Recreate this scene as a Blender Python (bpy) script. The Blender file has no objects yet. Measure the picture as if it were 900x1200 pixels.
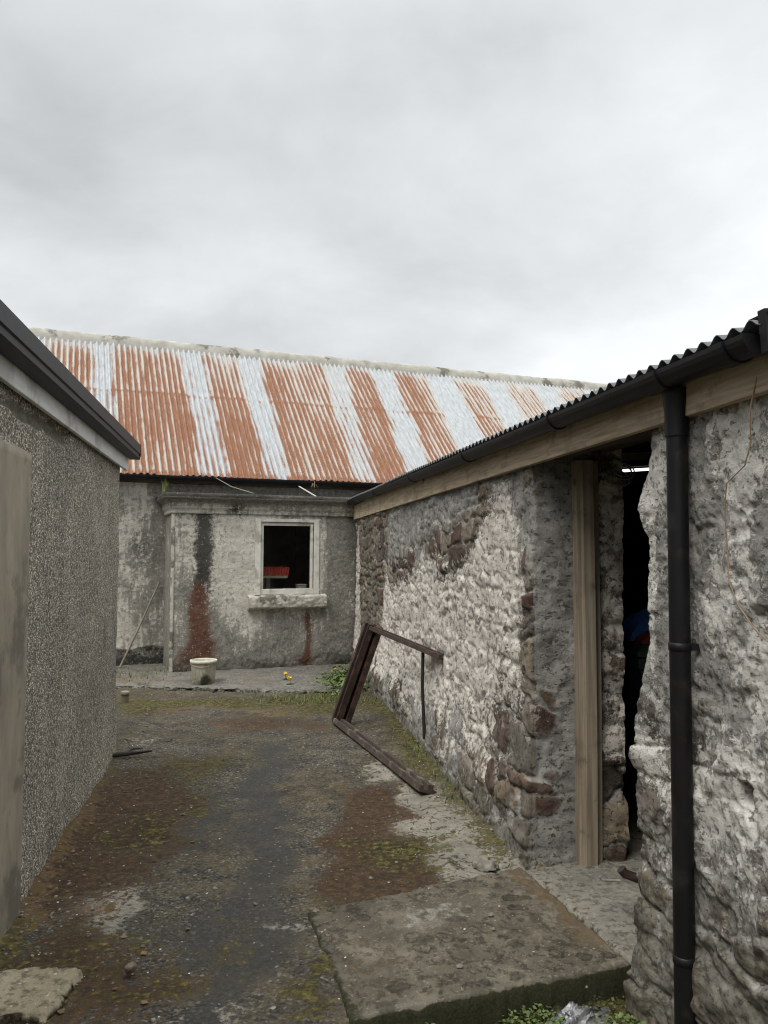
import bpy, math, random
import numpy as np
from mathutils import Vector, Matrix
C = bpy.context.scene.collection
rnd = random.Random(7)
R = math.radians

# ------------------------------------------------------------------ numpy noise
def _h(ix, iy, seed):
    a = (ix.astype(np.int64) * 374761393 + iy.astype(np.int64) * 668265263 + seed * 974634777) & 0xFFFFFFFF
    a = ((a ^ (a >> 13)) * 1274126177) & 0xFFFFFFFF
    a = (a ^ (a >> 16)) & 0xFFFFFFFF
    a = (a * 2246822519) & 0xFFFFFFFF
    return ((a ^ (a >> 15)) & 0xFFFFFF) / float(0xFFFFFF)
def vn(x, y, seed=0):
    ix = np.floor(x); iy = np.floor(y); fx = x - ix; fy = y - iy
    fx = fx * fx * fx * (fx * (fx * 6 - 15) + 10); fy = fy * fy * fy * (fy * (fy * 6 - 15) + 10)
    a = _h(ix, iy, seed); b = _h(ix + 1, iy, seed); c = _h(ix, iy + 1, seed); d = _h(ix + 1, iy + 1, seed)
    return (a * (1 - fx) + b * fx) * (1 - fy) + (c * (1 - fx) + d * fx) * fy
def fbm(x, y, seed=0, o=4, g=.5):
    s = 0; a = 1; t = 0
    for i in range(o):
        s = s + a * vn(x * 2 ** i + i * 17.3, y * 2 ** i - i * 9.1, seed + i); t += a; a *= g
    return s / t                                                    # 0..1, mean .5
def ridged(x, y, seed=0, o=3):
    s = 0; a = 1; t = 0
    for i in range(o):
        s = s + a * (1 - np.abs(2 * vn(x * 2 ** i, y * 2 ** i, seed + i) - 1)); t += a; a *= .5
    return s / t
def voro(x, y, seed=0, jit=.85):
    ix = np.floor(x); iy = np.floor(y)
    f1 = np.full(x.shape, 9.); f2 = np.full(x.shape, 9.); idd = np.zeros(x.shape)
    for dx in (-1, 0, 1):
        for dy in (-1, 0, 1):
            cx = ix + dx; cy = iy + dy
            px = cx + .5 + (_h(cx, cy, seed) - .5) * jit; py = cy + .5 + (_h(cx, cy, seed + 5) - .5) * jit
            d = np.hypot(x - px, y - py)
            new = d < f1
            f2 = np.where(new, f1, np.minimum(f2, d)); idd = np.where(new, _h(cx, cy, seed + 9), idd); f1 = np.where(new, d, f1)
    return f1, f2, idd
def facets(x, y, seed=0, jit=.85):                                 # broken stone: each cell a plane of its own tilt
    ix = np.floor(x); iy = np.floor(y); f1 = np.full(x.shape, 9.); f2 = f1.copy(); idd = np.zeros(x.shape); fc = np.zeros(x.shape)
    for dx in (-1, 0, 1):
        for dy in (-1, 0, 1):
            cx = ix + dx; cy = iy + dy
            ox = x - (cx + .5 + (_h(cx, cy, seed) - .5) * jit); oy = y - (cy + .5 + (_h(cx, cy, seed + 5) - .5) * jit)
            d = np.hypot(ox, oy); new = d < f1
            f2 = np.where(new, f1, np.minimum(f2, d)); idd = np.where(new, _h(cx, cy, seed + 9), idd); f1 = np.where(new, d, f1)
            fc = np.where(new, (_h(cx, cy, seed + 13) - .5) * ox + (_h(cx, cy, seed + 17) - .5) * oy, fc)
    return f2 - f1, idd, fc
def courses(u, v, seed, h0, h1, w0, w1):                             # random rubble laid in rough courses: edge distance, id, local tilt
    g = np.random.RandomState(seed); e = np.concatenate([[-1.], -1 + np.cumsum(g.uniform(h0, h1, 90))])
    row = np.clip(np.searchsorted(e, v) - 1, 0, len(e) - 2); dist = np.zeros_like(u); idd = np.zeros_like(u); tl = np.zeros_like(u)
    for r in np.unique(row):
        k = row == r; c = np.concatenate([[-2 - g.rand()], np.cumsum(g.uniform(w0, w1, 120)) - 2 - g.rand()]); c.sort()
        q = np.clip(np.searchsorted(c, u[k]) - 1, 0, len(c) - 2); hh = g.rand(3, len(c))
        du = np.minimum(u[k] - c[q], c[q + 1] - u[k]); dv = np.minimum(v[k] - e[r], e[r + 1] - v[k])
        dist[k] = -np.log(np.exp(-70 * du) + np.exp(-70 * dv)) / 70; idd[k] = hh[0][q]
        tl[k] = (hh[1][q] - .5) * ((u[k] - c[q]) / (c[q + 1] - c[q]) - .5) + (hh[2][q] - .5) * ((v[k] - e[r]) / (e[r + 1] - e[r]) - .5)
    return dist, idd, tl
def ss(a, b, x):
    t = np.clip((x - a) / (b - a), 0, 1); return t * t * (3 - 2 * t)
def blob(x, y, cx, cy, rx, ry, ang=0):
    c, s = math.cos(ang), math.sin(ang); u = (x - cx) * c + (y - cy) * s; v = -(x - cx) * s + (y - cy) * c
    return np.exp(-((u / rx) ** 2 + (v / ry) ** 2))

# ------------------------------------------------------------------ objects
def tag(o, label=None, cat=None, group=None, kind=None):
    if label: o['label'] = label
    if cat: o['category'] = cat
    if group: o['group'] = group
    if kind: o['kind'] = kind
    return o
def thing(name, label, cat, loc=(0, 0, 0), group=None):
    o = bpy.data.objects.new(name, None); C.objects.link(o); o.location = loc; o.empty_display_size = .1
    return tag(o, label, cat, group)
def wloc(o):
    m = Vector((0, 0, 0))
    while o is not None:
        m += o.location; o = o.parent
    return m
def link(name, me, mat, parent=None, loc=None):
    o = bpy.data.objects.new(name, me); C.objects.link(o)
    if mat is not None: me.materials.append(mat)
    if parent is not None:
        o.parent = parent
        o.location = -wloc(parent) if loc is None else loc          # mesh data holds place coordinates
    elif loc is not None: o.location = loc
    return o
class MB:
    def __init__(s): s.v = []; s.f = []; s.sm = []
    def add(s, vs, fs, smooth=False):
        n = len(s.v); s.v += [tuple(v) for v in vs]; s.f += [tuple(i + n for i in f) for f in fs]; s.sm += [smooth] * len(fs)
    def box(s, c, size, rot=None, jit=0):
        vs = [Vector((x * size[0] / 2, y * size[1] / 2, z * size[2] / 2)) for z in (-1, 1) for x, y in ((-1, -1), (1, -1), (1, 1), (-1, 1))]
        if rot is not None: vs = [rot @ v for v in vs]
        vs = [v + Vector(c) + Vector([rnd.uniform(-jit, jit) for _ in range(3)]) for v in vs]
        s.add(vs, [(3, 2, 1, 0), (4, 5, 6, 7), (0, 1, 5, 4), (1, 2, 6, 5), (2, 3, 7, 6), (3, 0, 4, 7)])
    def beam(s, a, b, w, h, up=(0, 0, 1)):
        a, b = Vector(a), Vector(b); d = (b - a).normalized(); x = d.cross(Vector(up)).normalized(); z = x.cross(d)
        vs = [p + x * (i * w / 2) + z * (j * h / 2) for p in (a, b) for i, j in ((-1, -1), (1, -1), (1, 1), (-1, 1))]
        s.add(vs, [(3, 2, 1, 0), (4, 5, 6, 7), (0, 1, 5, 4), (1, 2, 6, 5), (2, 3, 7, 6), (3, 0, 4, 7)])
    def prof(s, a, b, pts, up=(0, 0, 1), caps=True, smooth=False):   # extrude closed 2D profile (x right, z up) from a to b
        a, b = Vector(a), Vector(b); d = (b - a).normalized(); x = d.cross(Vector(up)).normalized(); z = x.cross(d); n = len(pts)
        vs = [p + x * q[0] + z * q[1] for p in (a, b) for q in pts]
        fs = [(i, (i + 1) % n, n + (i + 1) % n, n + i) for i in range(n)]
        if caps: fs += [tuple(range(n))[::-1], tuple(range(n, 2 * n))]
        s.add(vs, fs, smooth)
    def tube(s, pts, r, n=8, cap=True):
        pts = [Vector(p) for p in pts]; vs = []; m = len(pts); rr = r if isinstance(r, (list, tuple)) else [r] * m
        d0 = (pts[1] - pts[0]).normalized(); x = d0.orthogonal().normalized()
        for i, p in enumerate(pts):
            d = (pts[min(i + 1, m - 1)] - pts[max(i - 1, 0)]).normalized(); x = (x - d * x.dot(d)).normalized(); y = d.cross(x)
            vs += [p + (x * math.cos(2 * math.pi * k / n) + y * math.sin(2 * math.pi * k / n)) * rr[i] for k in range(n)]
        fs = [(i * n + k, i * n + (k + 1) % n, (i + 1) * n + (k + 1) % n, (i + 1) * n + k) for i in range(m - 1) for k in range(n)]
        s.add(vs, fs, True)
        if cap: s.add(vs[:n], [tuple(range(n))[::-1]]); s.add(vs[-n:], [tuple(range(n))])
    def lathe(s, prof, c=(0, 0, 0), n=24, cap0=False, cap1=False):
        vs = [(c[0] + r * math.cos(2 * math.pi * k / n), c[1] + r * math.sin(2 * math.pi * k / n), c[2] + z) for r, z in prof for k in range(n)]
        fs = [(i * n + k, i * n + (k + 1) % n, (i + 1) * n + (k + 1) % n, (i + 1) * n + k) for i in range(len(prof) - 1) for k in range(n)]
        if cap0: fs.append(tuple(range(n))[::-1])
        if cap1: fs.append(tuple(range((len(prof) - 1) * n, len(prof) * n)))
        s.add(vs, fs, True)
    def rock(s, c, r, seed, flat=.7, n=2):
        rr = random.Random(seed); t = (1 + 5 ** .5) / 2
        base = [(-1, t, 0), (1, t, 0), (-1, -t, 0), (1, -t, 0), (0, -1, t), (0, 1, t), (0, -1, -t), (0, 1, -t), (t, 0, -1), (t, 0, 1), (-t, 0, -1), (-t, 0, 1)]
        fs = [(0, 11, 5), (0, 5, 1), (0, 1, 7), (0, 7, 10), (0, 10, 11), (1, 5, 9), (5, 11, 4), (11, 10, 2), (10, 7, 6), (7, 1, 8), (3, 9, 4), (3, 4, 2), (3, 2, 6), (3, 6, 8), (3, 8, 9), (4, 9, 5), (2, 4, 11), (6, 2, 10), (8, 6, 7), (9, 8, 1)]
        a = rr.uniform(0, 6.3); sx, sy = rr.uniform(.7, 1.3), rr.uniform(.7, 1.3)
        vs = []
        for v in base:
            v = Vector(v).normalized() * r * rr.uniform(.75, 1.2); v = Vector((v.x * sx, v.y * sy, v.z * flat))
            vs.append((c[0] + v.x * math.cos(a) - v.y * math.sin(a), c[1] + v.x * math.sin(a) + v.y * math.cos(a), c[2] + v.z))
        s.add(vs, fs, False)
    def build(s, name, mat, parent=None, bevel=0, loc=None):
        me = bpy.data.meshes.new(name); me.from_pydata(s.v, [], s.f); me.polygons.foreach_set('use_smooth', s.sm); me.update()
        o = link(name, me, mat, parent, loc)
        if bevel:
            m = o.modifiers.new('bevel', 'BEVEL'); m.width = bevel; m.segments = 2; m.limit_method = 'ANGLE'; m.angle_limit = R(40)
        return o
def gridmesh(name, P, attrs, mat, parent=None, keep=None, flip=False):
    nv, nu = P.shape[:2]
    me = bpy.data.meshes.new(name); idx = np.arange(nv * nu).reshape(nv, nu)
    a, b, c, d = idx[:-1, :-1], idx[:-1, 1:], idx[1:, 1:], idx[1:, :-1]
    F = np.stack([a, b, c, d] if not flip else [d, c, b, a], -1)
    F = F[keep] if keep is not None else F.reshape(-1, 4)
    n = len(F)
    me.vertices.add(nv * nu); me.vertices.foreach_set('co', P.reshape(-1).astype(np.float32))
    me.loops.add(n * 4); me.loops.foreach_set('vertex_index', F.reshape(-1).astype(np.int32))
    me.polygons.add(n); me.polygons.foreach_set('loop_start', np.arange(n, dtype=np.int32) * 4)
    me.polygons.foreach_set('use_smooth', np.ones(n, bool))
    for k, v in attrs.items():
        if v.ndim == 3:
            at = me.attributes.new(k, 'FLOAT_VECTOR', 'POINT'); at.data.foreach_set('vector', v.reshape(-1).astype(np.float32))
        else:
            at = me.attributes.new(k, 'FLOAT', 'POINT'); at.data.foreach_set('value', v.reshape(-1).astype(np.float32))
    me.update(calc_edges=True); me.validate()
    return link(name, me, mat, parent)

# ------------------------------------------------------------------ material helper
class M:
    def __init__(s, name):
        s.m = bpy.data.materials.new(name); s.m.use_nodes = True; s.t = s.m.node_tree; s.n = s.t.nodes; s.l = s.t.links
        s.b = s.n['Principled BSDF']; s.co = s.n.new('ShaderNodeTexCoord').outputs['Object']
    def put(s, sock, v):
        if isinstance(v, bpy.types.NodeSocket): s.l.new(v, sock)
        elif v is not None:
            if sock.type == 'RGBA' and not hasattr(v, '__len__'): v = (v, v, v, 1)
            if sock.type == 'RGBA' and len(v) == 3: v = tuple(v) + (1,)
            sock.default_value = v
    def attr(s, k, vec=False):
        n = s.n.new('ShaderNodeAttribute'); n.attribute_name = k; return n.outputs['Vector' if vec else 'Fac']
    def map(s, scale, vec=None, rot=(0, 0, 0)):
        n = s.n.new('ShaderNodeMapping'); s.put(n.inputs['Vector'], vec or s.co); n.inputs['Scale'].default_value = scale; n.inputs['Rotation'].default_value = rot; return n.outputs[0]
    def noise(s, scale, detail=4, rough=.55, vec=None, dist=0):
        n = s.n.new('ShaderNodeTexNoise'); s.put(n.inputs['Vector'], vec or s.co); n.inputs['Scale'].default_value = scale
        n.inputs['Detail'].default_value = detail; n.inputs['Roughness'].default_value = rough; n.inputs['Distortion'].default_value = dist; return n.outputs[0]
    def vor(s, scale, feat='F1', out=0, vec=None):
        n = s.n.new('ShaderNodeTexVoronoi'); n.feature = feat; s.put(n.inputs['Vector'], vec or s.co); n.inputs['Scale'].default_value = scale; return n.outputs[out]
    def sep(s, c):
        n = s.n.new('ShaderNodeSeparateColor'); s.put(n.inputs[0], c); return n.outputs
    def ma(s, op, a, b=None, c=None, clamp=False):
        n = s.n.new('ShaderNodeMath'); n.operation = op; n.use_clamp = clamp
        for i, v in enumerate((a, b, c)):
            if v is not None: s.put(n.inputs[i], v)
        return n.outputs[0]
    def rng(s, x, a, b, c=0., d=1.):
        n = s.n.new('ShaderNodeMapRange'); n.interpolation_type = 'SMOOTHSTEP'
        for i, v in enumerate((x, a, b, c, d)): s.put(n.inputs[i], v)
        return n.outputs[0]
    def mix(s, f, a, b, mode='MIX'):
        n = s.n.new('ShaderNodeMix'); n.data_type = 'RGBA'; n.blend_type = mode; s.put(n.inputs[0], f); s.put(n.inputs[6], a); s.put(n.inputs[7], b); return n.outputs[2]
    def ramp(s, f, st):
        n = s.n.new('ShaderNodeValToRGB'); s.put(n.inputs[0], f); e = n.color_ramp.elements
        while len(e) < len(st): e.new(.5)
        for i, (p, c) in enumerate(st): e[i].position = p; e[i].color = tuple(c[:3]) + (1,) if hasattr(c, '__len__') else (c, c, c, 1)
        return n.outputs[0]
    def thr(s, mask, nz, amt=.6, w=.12):                            # mask broken up by noise
        return s.rng(s.ma('MULTIPLY_ADD', s.ma('SUBTRACT', nz, .5), amt, mask), .5 - w, .5 + w)
    def bump(s, h, st=.3, dist=.01, nrm=None):
        n = s.n.new('ShaderNodeBump'); n.inputs['Strength'].default_value = st; n.inputs['Distance'].default_value = dist; s.put(n.inputs['Height'], h)
        if nrm is not None: s.put(n.inputs['Normal'], nrm)
        return n.outputs[0]
    def out(s, col, rough=.85, nrm=None, metal=0, spec=.3):
        s.put(s.b.inputs['Base Color'], col); s.put(s.b.inputs['Roughness'], rough); s.put(s.b.inputs['Metallic'], metal); s.b.inputs['Specular IOR Level'].default_value = spec
        if nrm is not None: s.put(s.b.inputs['Normal'], nrm)
        return s.m
def simple(name, c1, c2, scale=12, rough=.7, bump=.15, metal=0, spec=.3, stretch=None, c3=None):
    m = M(name); v = m.map(stretch) if stretch else None
    nz = m.noise(scale, 6, .6, v); col = m.ramp(nz, [(.3, c1), (.7, c2)])
    if c3: col = m.mix(m.rng(m.noise(scale * .35, 5, .65), .52, .62), col, c3)
    return m.out(col, rough, m.bump(m.noise(scale * 3, 4, .6, v), bump, .006), metal, spec)

# ------------------------------------------------------------------ materials
def mat_rubble(name, warm):
    m = M(name); a = m.attr
    st, tone, wh, mo, dm = a('stone'), a('tone'), a('white'), a('mortar'), a('damp')
    n1 = m.noise(9, 8, .62); n2 = m.noise(38, 6, .65); n3 = m.noise(140, 4, .6); nm = m.noise(3.2, 5, .6)
    stone = m.ramp(tone, [(0, (.085, .072, .060)), (.22, (.15, .13, .105)), (.42, (.20, .17, .135)), (.6, (.125, .115, .10)), (.75, (.26, .215, .15)), (.9, (.095, .06, .047)), (1, (.14, .11, .085))])
    stone = m.mix(m.rng(n1, .35, .7), m.mix(1, stone, .62, 'MULTIPLY'), m.mix(1, stone, 1.25, 'MULTIPLY'))
    mort = m.ramp(n1, [(.28, (.135, .130, .119)), (.5, (.245, .236, .217)), (.72, (.38, .366, .333))])
    mort = m.mix(m.rng(n2, .55, .72, 0, .55), mort, (.085, .08, .072))
    base = m.mix(m.thr(mo, n2, .5), stone, mort)
    nk = m.noise(13, 9, .68); nk2 = m.noise(30, 7, .66, m.map((1, 1, 1.5))); nd = m.noise(8, 8, .68, m.map((1, 1, .4)))
    wash = m.ramp(n1, [(.25, (.43, .395, .345) if warm else (.40, .385, .35)), (.55, (.58, .54, .48) if warm else (.52, .5, .46)), (.8, (.68, .65, .595))])
    wash = m.mix(m.rng(nm, .5, .66, 0, .4), wash, (.36, .335, .295))
    wmask = m.thr(wh, m.ma('MULTIPLY_ADD', n2, .30, m.ma('MULTIPLY_ADD', nd, .42, m.ma('MULTIPLY', nk, .28))), 3.0, .09)
    flake = m.rng(nk, .575, .605)                                   # spots where the limewash has come away, with crisp rims
    rim = m.ma('MULTIPLY', m.rng(nk, .55, .575), m.rng(nk, .605, .58))
    wash = m.mix(m.ma('MULTIPLY', flake, .8), wash, m.ramp(n2, [(.3, (.15, .135, .115)), (.55, (.25, .235, .205)), (.75, (.36, .335, .29))]))
    wash = m.mix(m.ma('MULTIPLY', rim, .55), wash, (.16, .14, .115))
    wash = m.mix(m.rng(nk2, .60, .64, 0, .75), wash, (.17, .145, .115))
    base = m.mix(m.rng(nk, .60, .63, 0, .6), base, (.36, .345, .31)); base = m.mix(m.rng(nk2, .585, .62, 0, .7), base, (.075, .068, .058))
    col = m.mix(wmask, base, wash)
    col = m.mix(m.rng(n3, .58, .7, 0, .45), col, (.10, .09, .077))
    # lichen specks and damp growth low down
    col = m.mix(m.ma('MULTIPLY', m.thr(dm, nk, 1.8, .14), .8), col, m.ramp(n2, [(.33, (.045, .042, .033)), (.5, (.11, .10, .078)), (.68, (.20, .18, .14))]))
    col = m.mix(m.rng(m.noise(5.5, 6, .7), .60, .70, 0, .28), col, (.24, .205, .13))
    h = m.ma('MULTIPLY_ADD', n3, .4, m.ma('MULTIPLY_ADD', n2, .9, m.ma('SUBTRACT', m.ma('MULTIPLY', wmask, .5), m.ma('MULTIPLY_ADD', flake, .5, m.rng(nk2, .58, .64)))))
    return m.out(col, .93, m.bump(h, .9, .009), 0, .2)
def mat_ground():
    m = M('ground_surface'); a = m.attr
    n0 = m.noise(1.3, 6, .62); n1 = m.noise(6, 8, .65); n2 = m.noise(30, 6, .7); n3 = m.noise(120, 4, .65)
    cell = m.vor(95); cc = m.sep(m.vor(95, 'F1', 1)); big = m.sep(m.vor(38, 'F1', 1)); bigd = m.vor(38)
    asp = m.ramp(cc[0], [(0, (.024, .0215, .0175)), (.5, (.064, .059, .050)), (.85, (.105, .097, .082)), (1, (.19, .175, .148))])
    olive = m.rng(m.ma('MULTIPLY_ADD', n0, .6, m.ma('MULTIPLY', n1, .4)), .44, .56); asp = m.mix(m.ma('MULTIPLY', olive, .62), asp, m.ramp(n2, [(.3, (.024, .019, .011)), (.5, (.066, .054, .033)), (.72, (.16, .132, .088))]))
    asp = m.mix(m.rng(n1, .35, .68), m.mix(1, asp, (.62, .60, .57, 1), 'MULTIPLY'), m.mix(1, asp, (1.3, 1.24, 1.12, 1), 'MULTIPLY'))
    grit = m.ma('MULTIPLY', m.rng(big[1], .86, .9), m.rng(bigd, .42, .25))
    asp = m.mix(m.ma('MULTIPLY', grit, .75), asp, m.ramp(big[0], [(0, (.05, .045, .04)), (.6, (.19, .18, .155)), (1, (.34, .31, .26))]))
    dark = m.thr(a('dark'), n2, 1.0, .25)
    col = m.mix(m.ma('MULTIPLY', dark, .75), asp, m.ramp(n2, [(.3, (.016, .015, .013)), (.7, (.04, .038, .033))]))
    nn = m.ma('MULTIPLY_ADD', n2, .55, m.ma('MULTIPLY', n1, .5))
    conc = m.ramp(n1, [(.25, (.12, .108, .086)), (.55, (.235, .215, .175)), (.8, (.36, .33, .27))])
    conc = m.mix(m.rng(n3, .55, .7, 0, .6), conc, (.08, .073, .06))
    col = m.mix(m.thr(a('conc'), nn, 2.2, .10), col, conc)
    wv = m.n.new('ShaderNodeVectorMath'); wv.operation = 'MULTIPLY_ADD'; nw = m.n.new('ShaderNodeTexNoise'); nw.inputs['Scale'].default_value = 4; nw.inputs['Detail'].default_value = 5; m.put(nw.inputs['Vector'], m.co); m.put(wv.inputs[0], nw.outputs[1]); wv.inputs[1].default_value = (.8, .8, 0); m.put(wv.inputs[2], m.co)
    ck = m.rng(m.vor(4.2, 'DISTANCE_TO_EDGE', 0, wv.outputs[0]), .05, .01)
    col = m.mix(m.ma('MULTIPLY', m.ma('MULTIPLY', ck, m.rng(a('conc'), .25, .6)), m.rng(n2, .42, .52, 0, .9)), col, m.ramp(n3, [(.35, (.014, .013, .009)), (.7, (.05, .046, .02))]))
    rust = m.ramp(n2, [(.3, (.012, .008, .005)), (.45, (.036, .021, .0105)), (.6, (.07, .04, .018)), (.8, (.13, .082, .042))])
    col = m.mix(m.ma('MULTIPLY', m.thr(a('rust'), nn, 2.4, .12), .92), col, rust)
    orange = m.thr(a('orange'), nn, 1.5, .2)
    col = m.mix(m.ma('MULTIPLY', orange, .8), col, m.ramp(n2, [(.3, (.10, .06, .03)), (.7, (.22, .14, .075))]))
    moss = m.ramp(n2, [(.28, (.010, .0095, .005)), (.46, (.034, .030, .009)), (.58, (.085, .072, .018)), (.74, (.18, .15, .045))])
    mm = m.thr(a('moss'), m.ma('MULTIPLY_ADD', n2, .7, m.ma('MULTIPLY', n1, .45)), 2.2, .12)
    col = m.mix(m.ma('MULTIPLY', mm, .92), col, moss)
    crack = m.rng(m.vor(1.1, 'DISTANCE_TO_EDGE', 0, m.noise(2.2, 5, .6) and None), .0, .006, 1, 0)
    flecks = m.ma('MULTIPLY', m.rng(m.vor(21), .16, .10), m.rng(m.sep(m.vor(21, 'F1', 1))[2], .80, .84))
    col = m.mix(m.ma('MULTIPLY', flecks, .45), col, (.26, .23, .18))
    h = m.ma('ADD', m.ma('MULTIPLY', cell, -.5), m.ma('ADD', m.ma('MULTIPLY', n2, 1.2), m.ma('MULTIPLY', mm, .9)))
    return m.out(col, m.rng(dark, 0, 1, .9, .7), m.bump(h, .6, .010), 0, .25)
def mat_slab(name, lo, mid, hi):
    m = M(name); a = m.attr
    n1 = m.noise(5, 8, .66); n2 = m.noise(26, 7, .68); n3 = m.noise(110, 4, .65)
    v = m.n.new('ShaderNodeTexVoronoi'); m.put(v.inputs['Vector'], m.mix(.10, m.co, m.n.new('ShaderNodeTexNoise').outputs[1])); v.inputs['Scale'].default_value = 10.5
    d = v.outputs[0]; cid = m.sep(v.outputs[1])
    col = m.ramp(n1, [(.26, lo), (.5, mid), (.78, hi)])
    col = m.mix(m.rng(n2, .48, .62, 0, .8), col, m.mix(1, lo, .5, 'MULTIPLY')); col = m.mix(m.rng(m.noise(60, 5, .65), .57, .68, 0, .55), col, m.mix(1, hi, 1.25, 'MULTIPLY'))
    ring = m.ma('MULTIPLY', m.ma('MULTIPLY', m.rng(d, .24, .31), m.rng(d, .42, .34)), m.rng(cid[0], .62, .66))
    ring = m.ma('MULTIPLY', ring, m.rng(n2, .36, .5))
    spot = m.ma('MULTIPLY', m.rng(d, .40, .30), m.rng(cid[1], .62, .66))
    col = m.mix(m.thr(a('pale'), n2, 1.7, .2), col, m.ramp(n3, [(.3, (.15, .14, .115)), (.7, (.33, .31, .26))]))
    col = m.mix(m.ma('MULTIPLY', m.ma('MULTIPLY', ring, .55), a('lichen')), col, m.mix(1, lo, .3, 'MULTIPLY'))
    col = m.mix(m.ma('MULTIPLY', m.ma('MULTIPLY', spot, .55), a('lichen')), col, m.mix(1, lo, .5, 'MULTIPLY'))
    col = m.mix(m.ma('MULTIPLY', m.thr(a('orange'), n2, 2.4, .2), .7), col, m.ramp(n2, [(.3, (.06, .04, .02)), (.7, (.16, .11, .06))]))
    col = m.mix(m.ma('MULTIPLY', m.thr(a('moss'), n2, 1.4, .15), .95), col, m.ramp(n3, [(.3, (.012, .013, .006)), (.7, (.04, .042, .016))]))
    fl = m.ma('MULTIPLY', m.rng(m.vor(30), .2, .12), m.rng(m.sep(m.vor(30, 'F1', 1))[2], .88, .9))
    col = m.mix(m.ma('MULTIPLY', fl, .8), col, (.45, .42, .36))
    h = m.ma('ADD', m.ma('MULTIPLY', n2, 1.0), m.ma('MULTIPLY', n3, .5))
    return m.out(col, .9, m.bump(h, .8, .012), 0, .25)
def mat_pebbledash():
    m = M('pebbledash'); n1 = m.noise(2.2, 5, .6); n2 = m.noise(14, 5, .6); n3 = m.noise(200, 3)
    wv = m.mix(.012, m.co, m.n.new('ShaderNodeTexNoise').outputs[1])
    d = m.vor(105); cc = m.sep(m.vor(105, 'F1', 1)); d2 = m.vor(62); c2 = m.sep(m.vor(62, 'F1', 1))
    peb = m.ramp(cc[0], [(0, (.14, .128, .108)), (.3, (.34, .317, .27)), (.6, (.53, .497, .43)), (.85, (.72, .685, .61)), (1, (.88, .85, .78))])
    pit = m.rng(d, .30, .62)
    col = m.mix(m.ma('MULTIPLY', pit, .8), peb, (.06, .055, .046))
    big = m.ma('MULTIPLY', m.rng(c2[0], .72, .76), m.rng(d2, .5, .3))
    col = m.mix(big, col, m.ramp(c2[1], [(0, (.09, .08, .065)), (.6, (.26, .24, .2)), (1, (.5, .47, .41))]))
    col = m.mix(1, col, m.ramp(n1, [(.3, (.8, .8, .78)), (.7, (1.12, 1.1, 1.05))]), 'MULTIPLY')
    bare = m.thr(m.attr('bare'), n2, .9, .12)
    col = m.mix(bare, col, m.ramp(n2, [(.3, (.085, .078, .062)), (.7, (.15, .138, .112))]))
    col = m.mix(1, col, m.ramp(m.noise(42, 4, .7), [(.34, (.7, .69, .68)), (.5, (1.2, 1.19, 1.17)), (.68, (1.65, 1.63, 1.6))]), 'MULTIPLY')
    col = m.mix(1, col, m.ramp(m.noise(2.6, 6, .65, m.map((1, 1, .35))), [(.36, (.84, .84, .82)), (.62, (1.1, 1.09, 1.07))]), 'MULTIPLY')
    h = m.ma('MAXIMUM', m.ma('SUBTRACT', .6, d), m.ma('MULTIPLY', big, .9))
    h = m.mix(bare, h, m.ma('MULTIPLY', n2, .3))
    return m.out(col, .88, m.bump(h, 1, .012), 0, .3)
def mat_render():                                                   # weathered limewashed render of the cottage
    m = M('weathered_render'); a = m.attr
    n1 = m.noise(4, 8, .68); n2 = m.noise(22, 7, .68); n3 = m.noise(90, 4, .62); ns = m.noise(5, 6, .6, m.map((3.2, 3.2, .45)))
    pale = m.ramp(n1, [(.28, (.38, .358, .305)), (.55, (.55, .52, .455)), (.8, (.66, .63, .56))])
    pale = m.mix(m.rng(n3, .55, .7, 0, .5), pale, (.22, .2, .165))
    grime = m.ramp(n2, [(.28, (.085, .08, .068)), (.48, (.185, .176, .152)), (.6, (.27, .258, .225)), (.74, (.42, .40, .35))])
    g = m.thr(a('grime'), m.ma('MULTIPLY_ADD', n2, .6, m.ma('MULTIPLY', m.ma('ADD', ns, n1), .3)), 2.8, .2)
    col = m.mix(g, pale, grime)
    col = m.mix(m.ma('MULTIPLY', m.thr(a('soot'), m.ma('MULTIPLY_ADD', n2, .6, m.ma('MULTIPLY', n3, .5)), 2.2, .34), .93), col, m.ramp(n3, [(.35, (.012, .012, .011)), (.7, (.05, .048, .042))]))
    col = m.mix(m.ma('MULTIPLY', m.thr(a('rust'), m.ma('MULTIPLY_ADD', n2, .6, m.ma('MULTIPLY', n3, .5)), 2.0, .3), .88), col, m.ramp(n2, [(.3, (.06, .023, .012)), (.6, (.115, .043, .022)), (.8, (.17, .09, .055))]))
    spk = m.ma('MULTIPLY', m.rng(m.vor(34), .28, .18), m.rng(m.sep(m.vor(34, 'F1', 1))[0], .8, .84))
    col = m.mix(m.ma('MULTIPLY', spk, .6), col, (.4, .385, .34))
    col = m.mix(m.ma('MULTIPLY', m.thr(a('moss'), n2, 1.4, .2), .9), col, m.ramp(n3, [(.3, (.014, .014, .009)), (.7, (.05, .05, .028))]))
    h = m.ma('ADD', m.ma('MULTIPLY', n2, 1.0), m.ma('MULTIPLY', n3, .55))
    return m.out(col, .92, m.bump(h, .8, .012), 0, .2)
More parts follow.
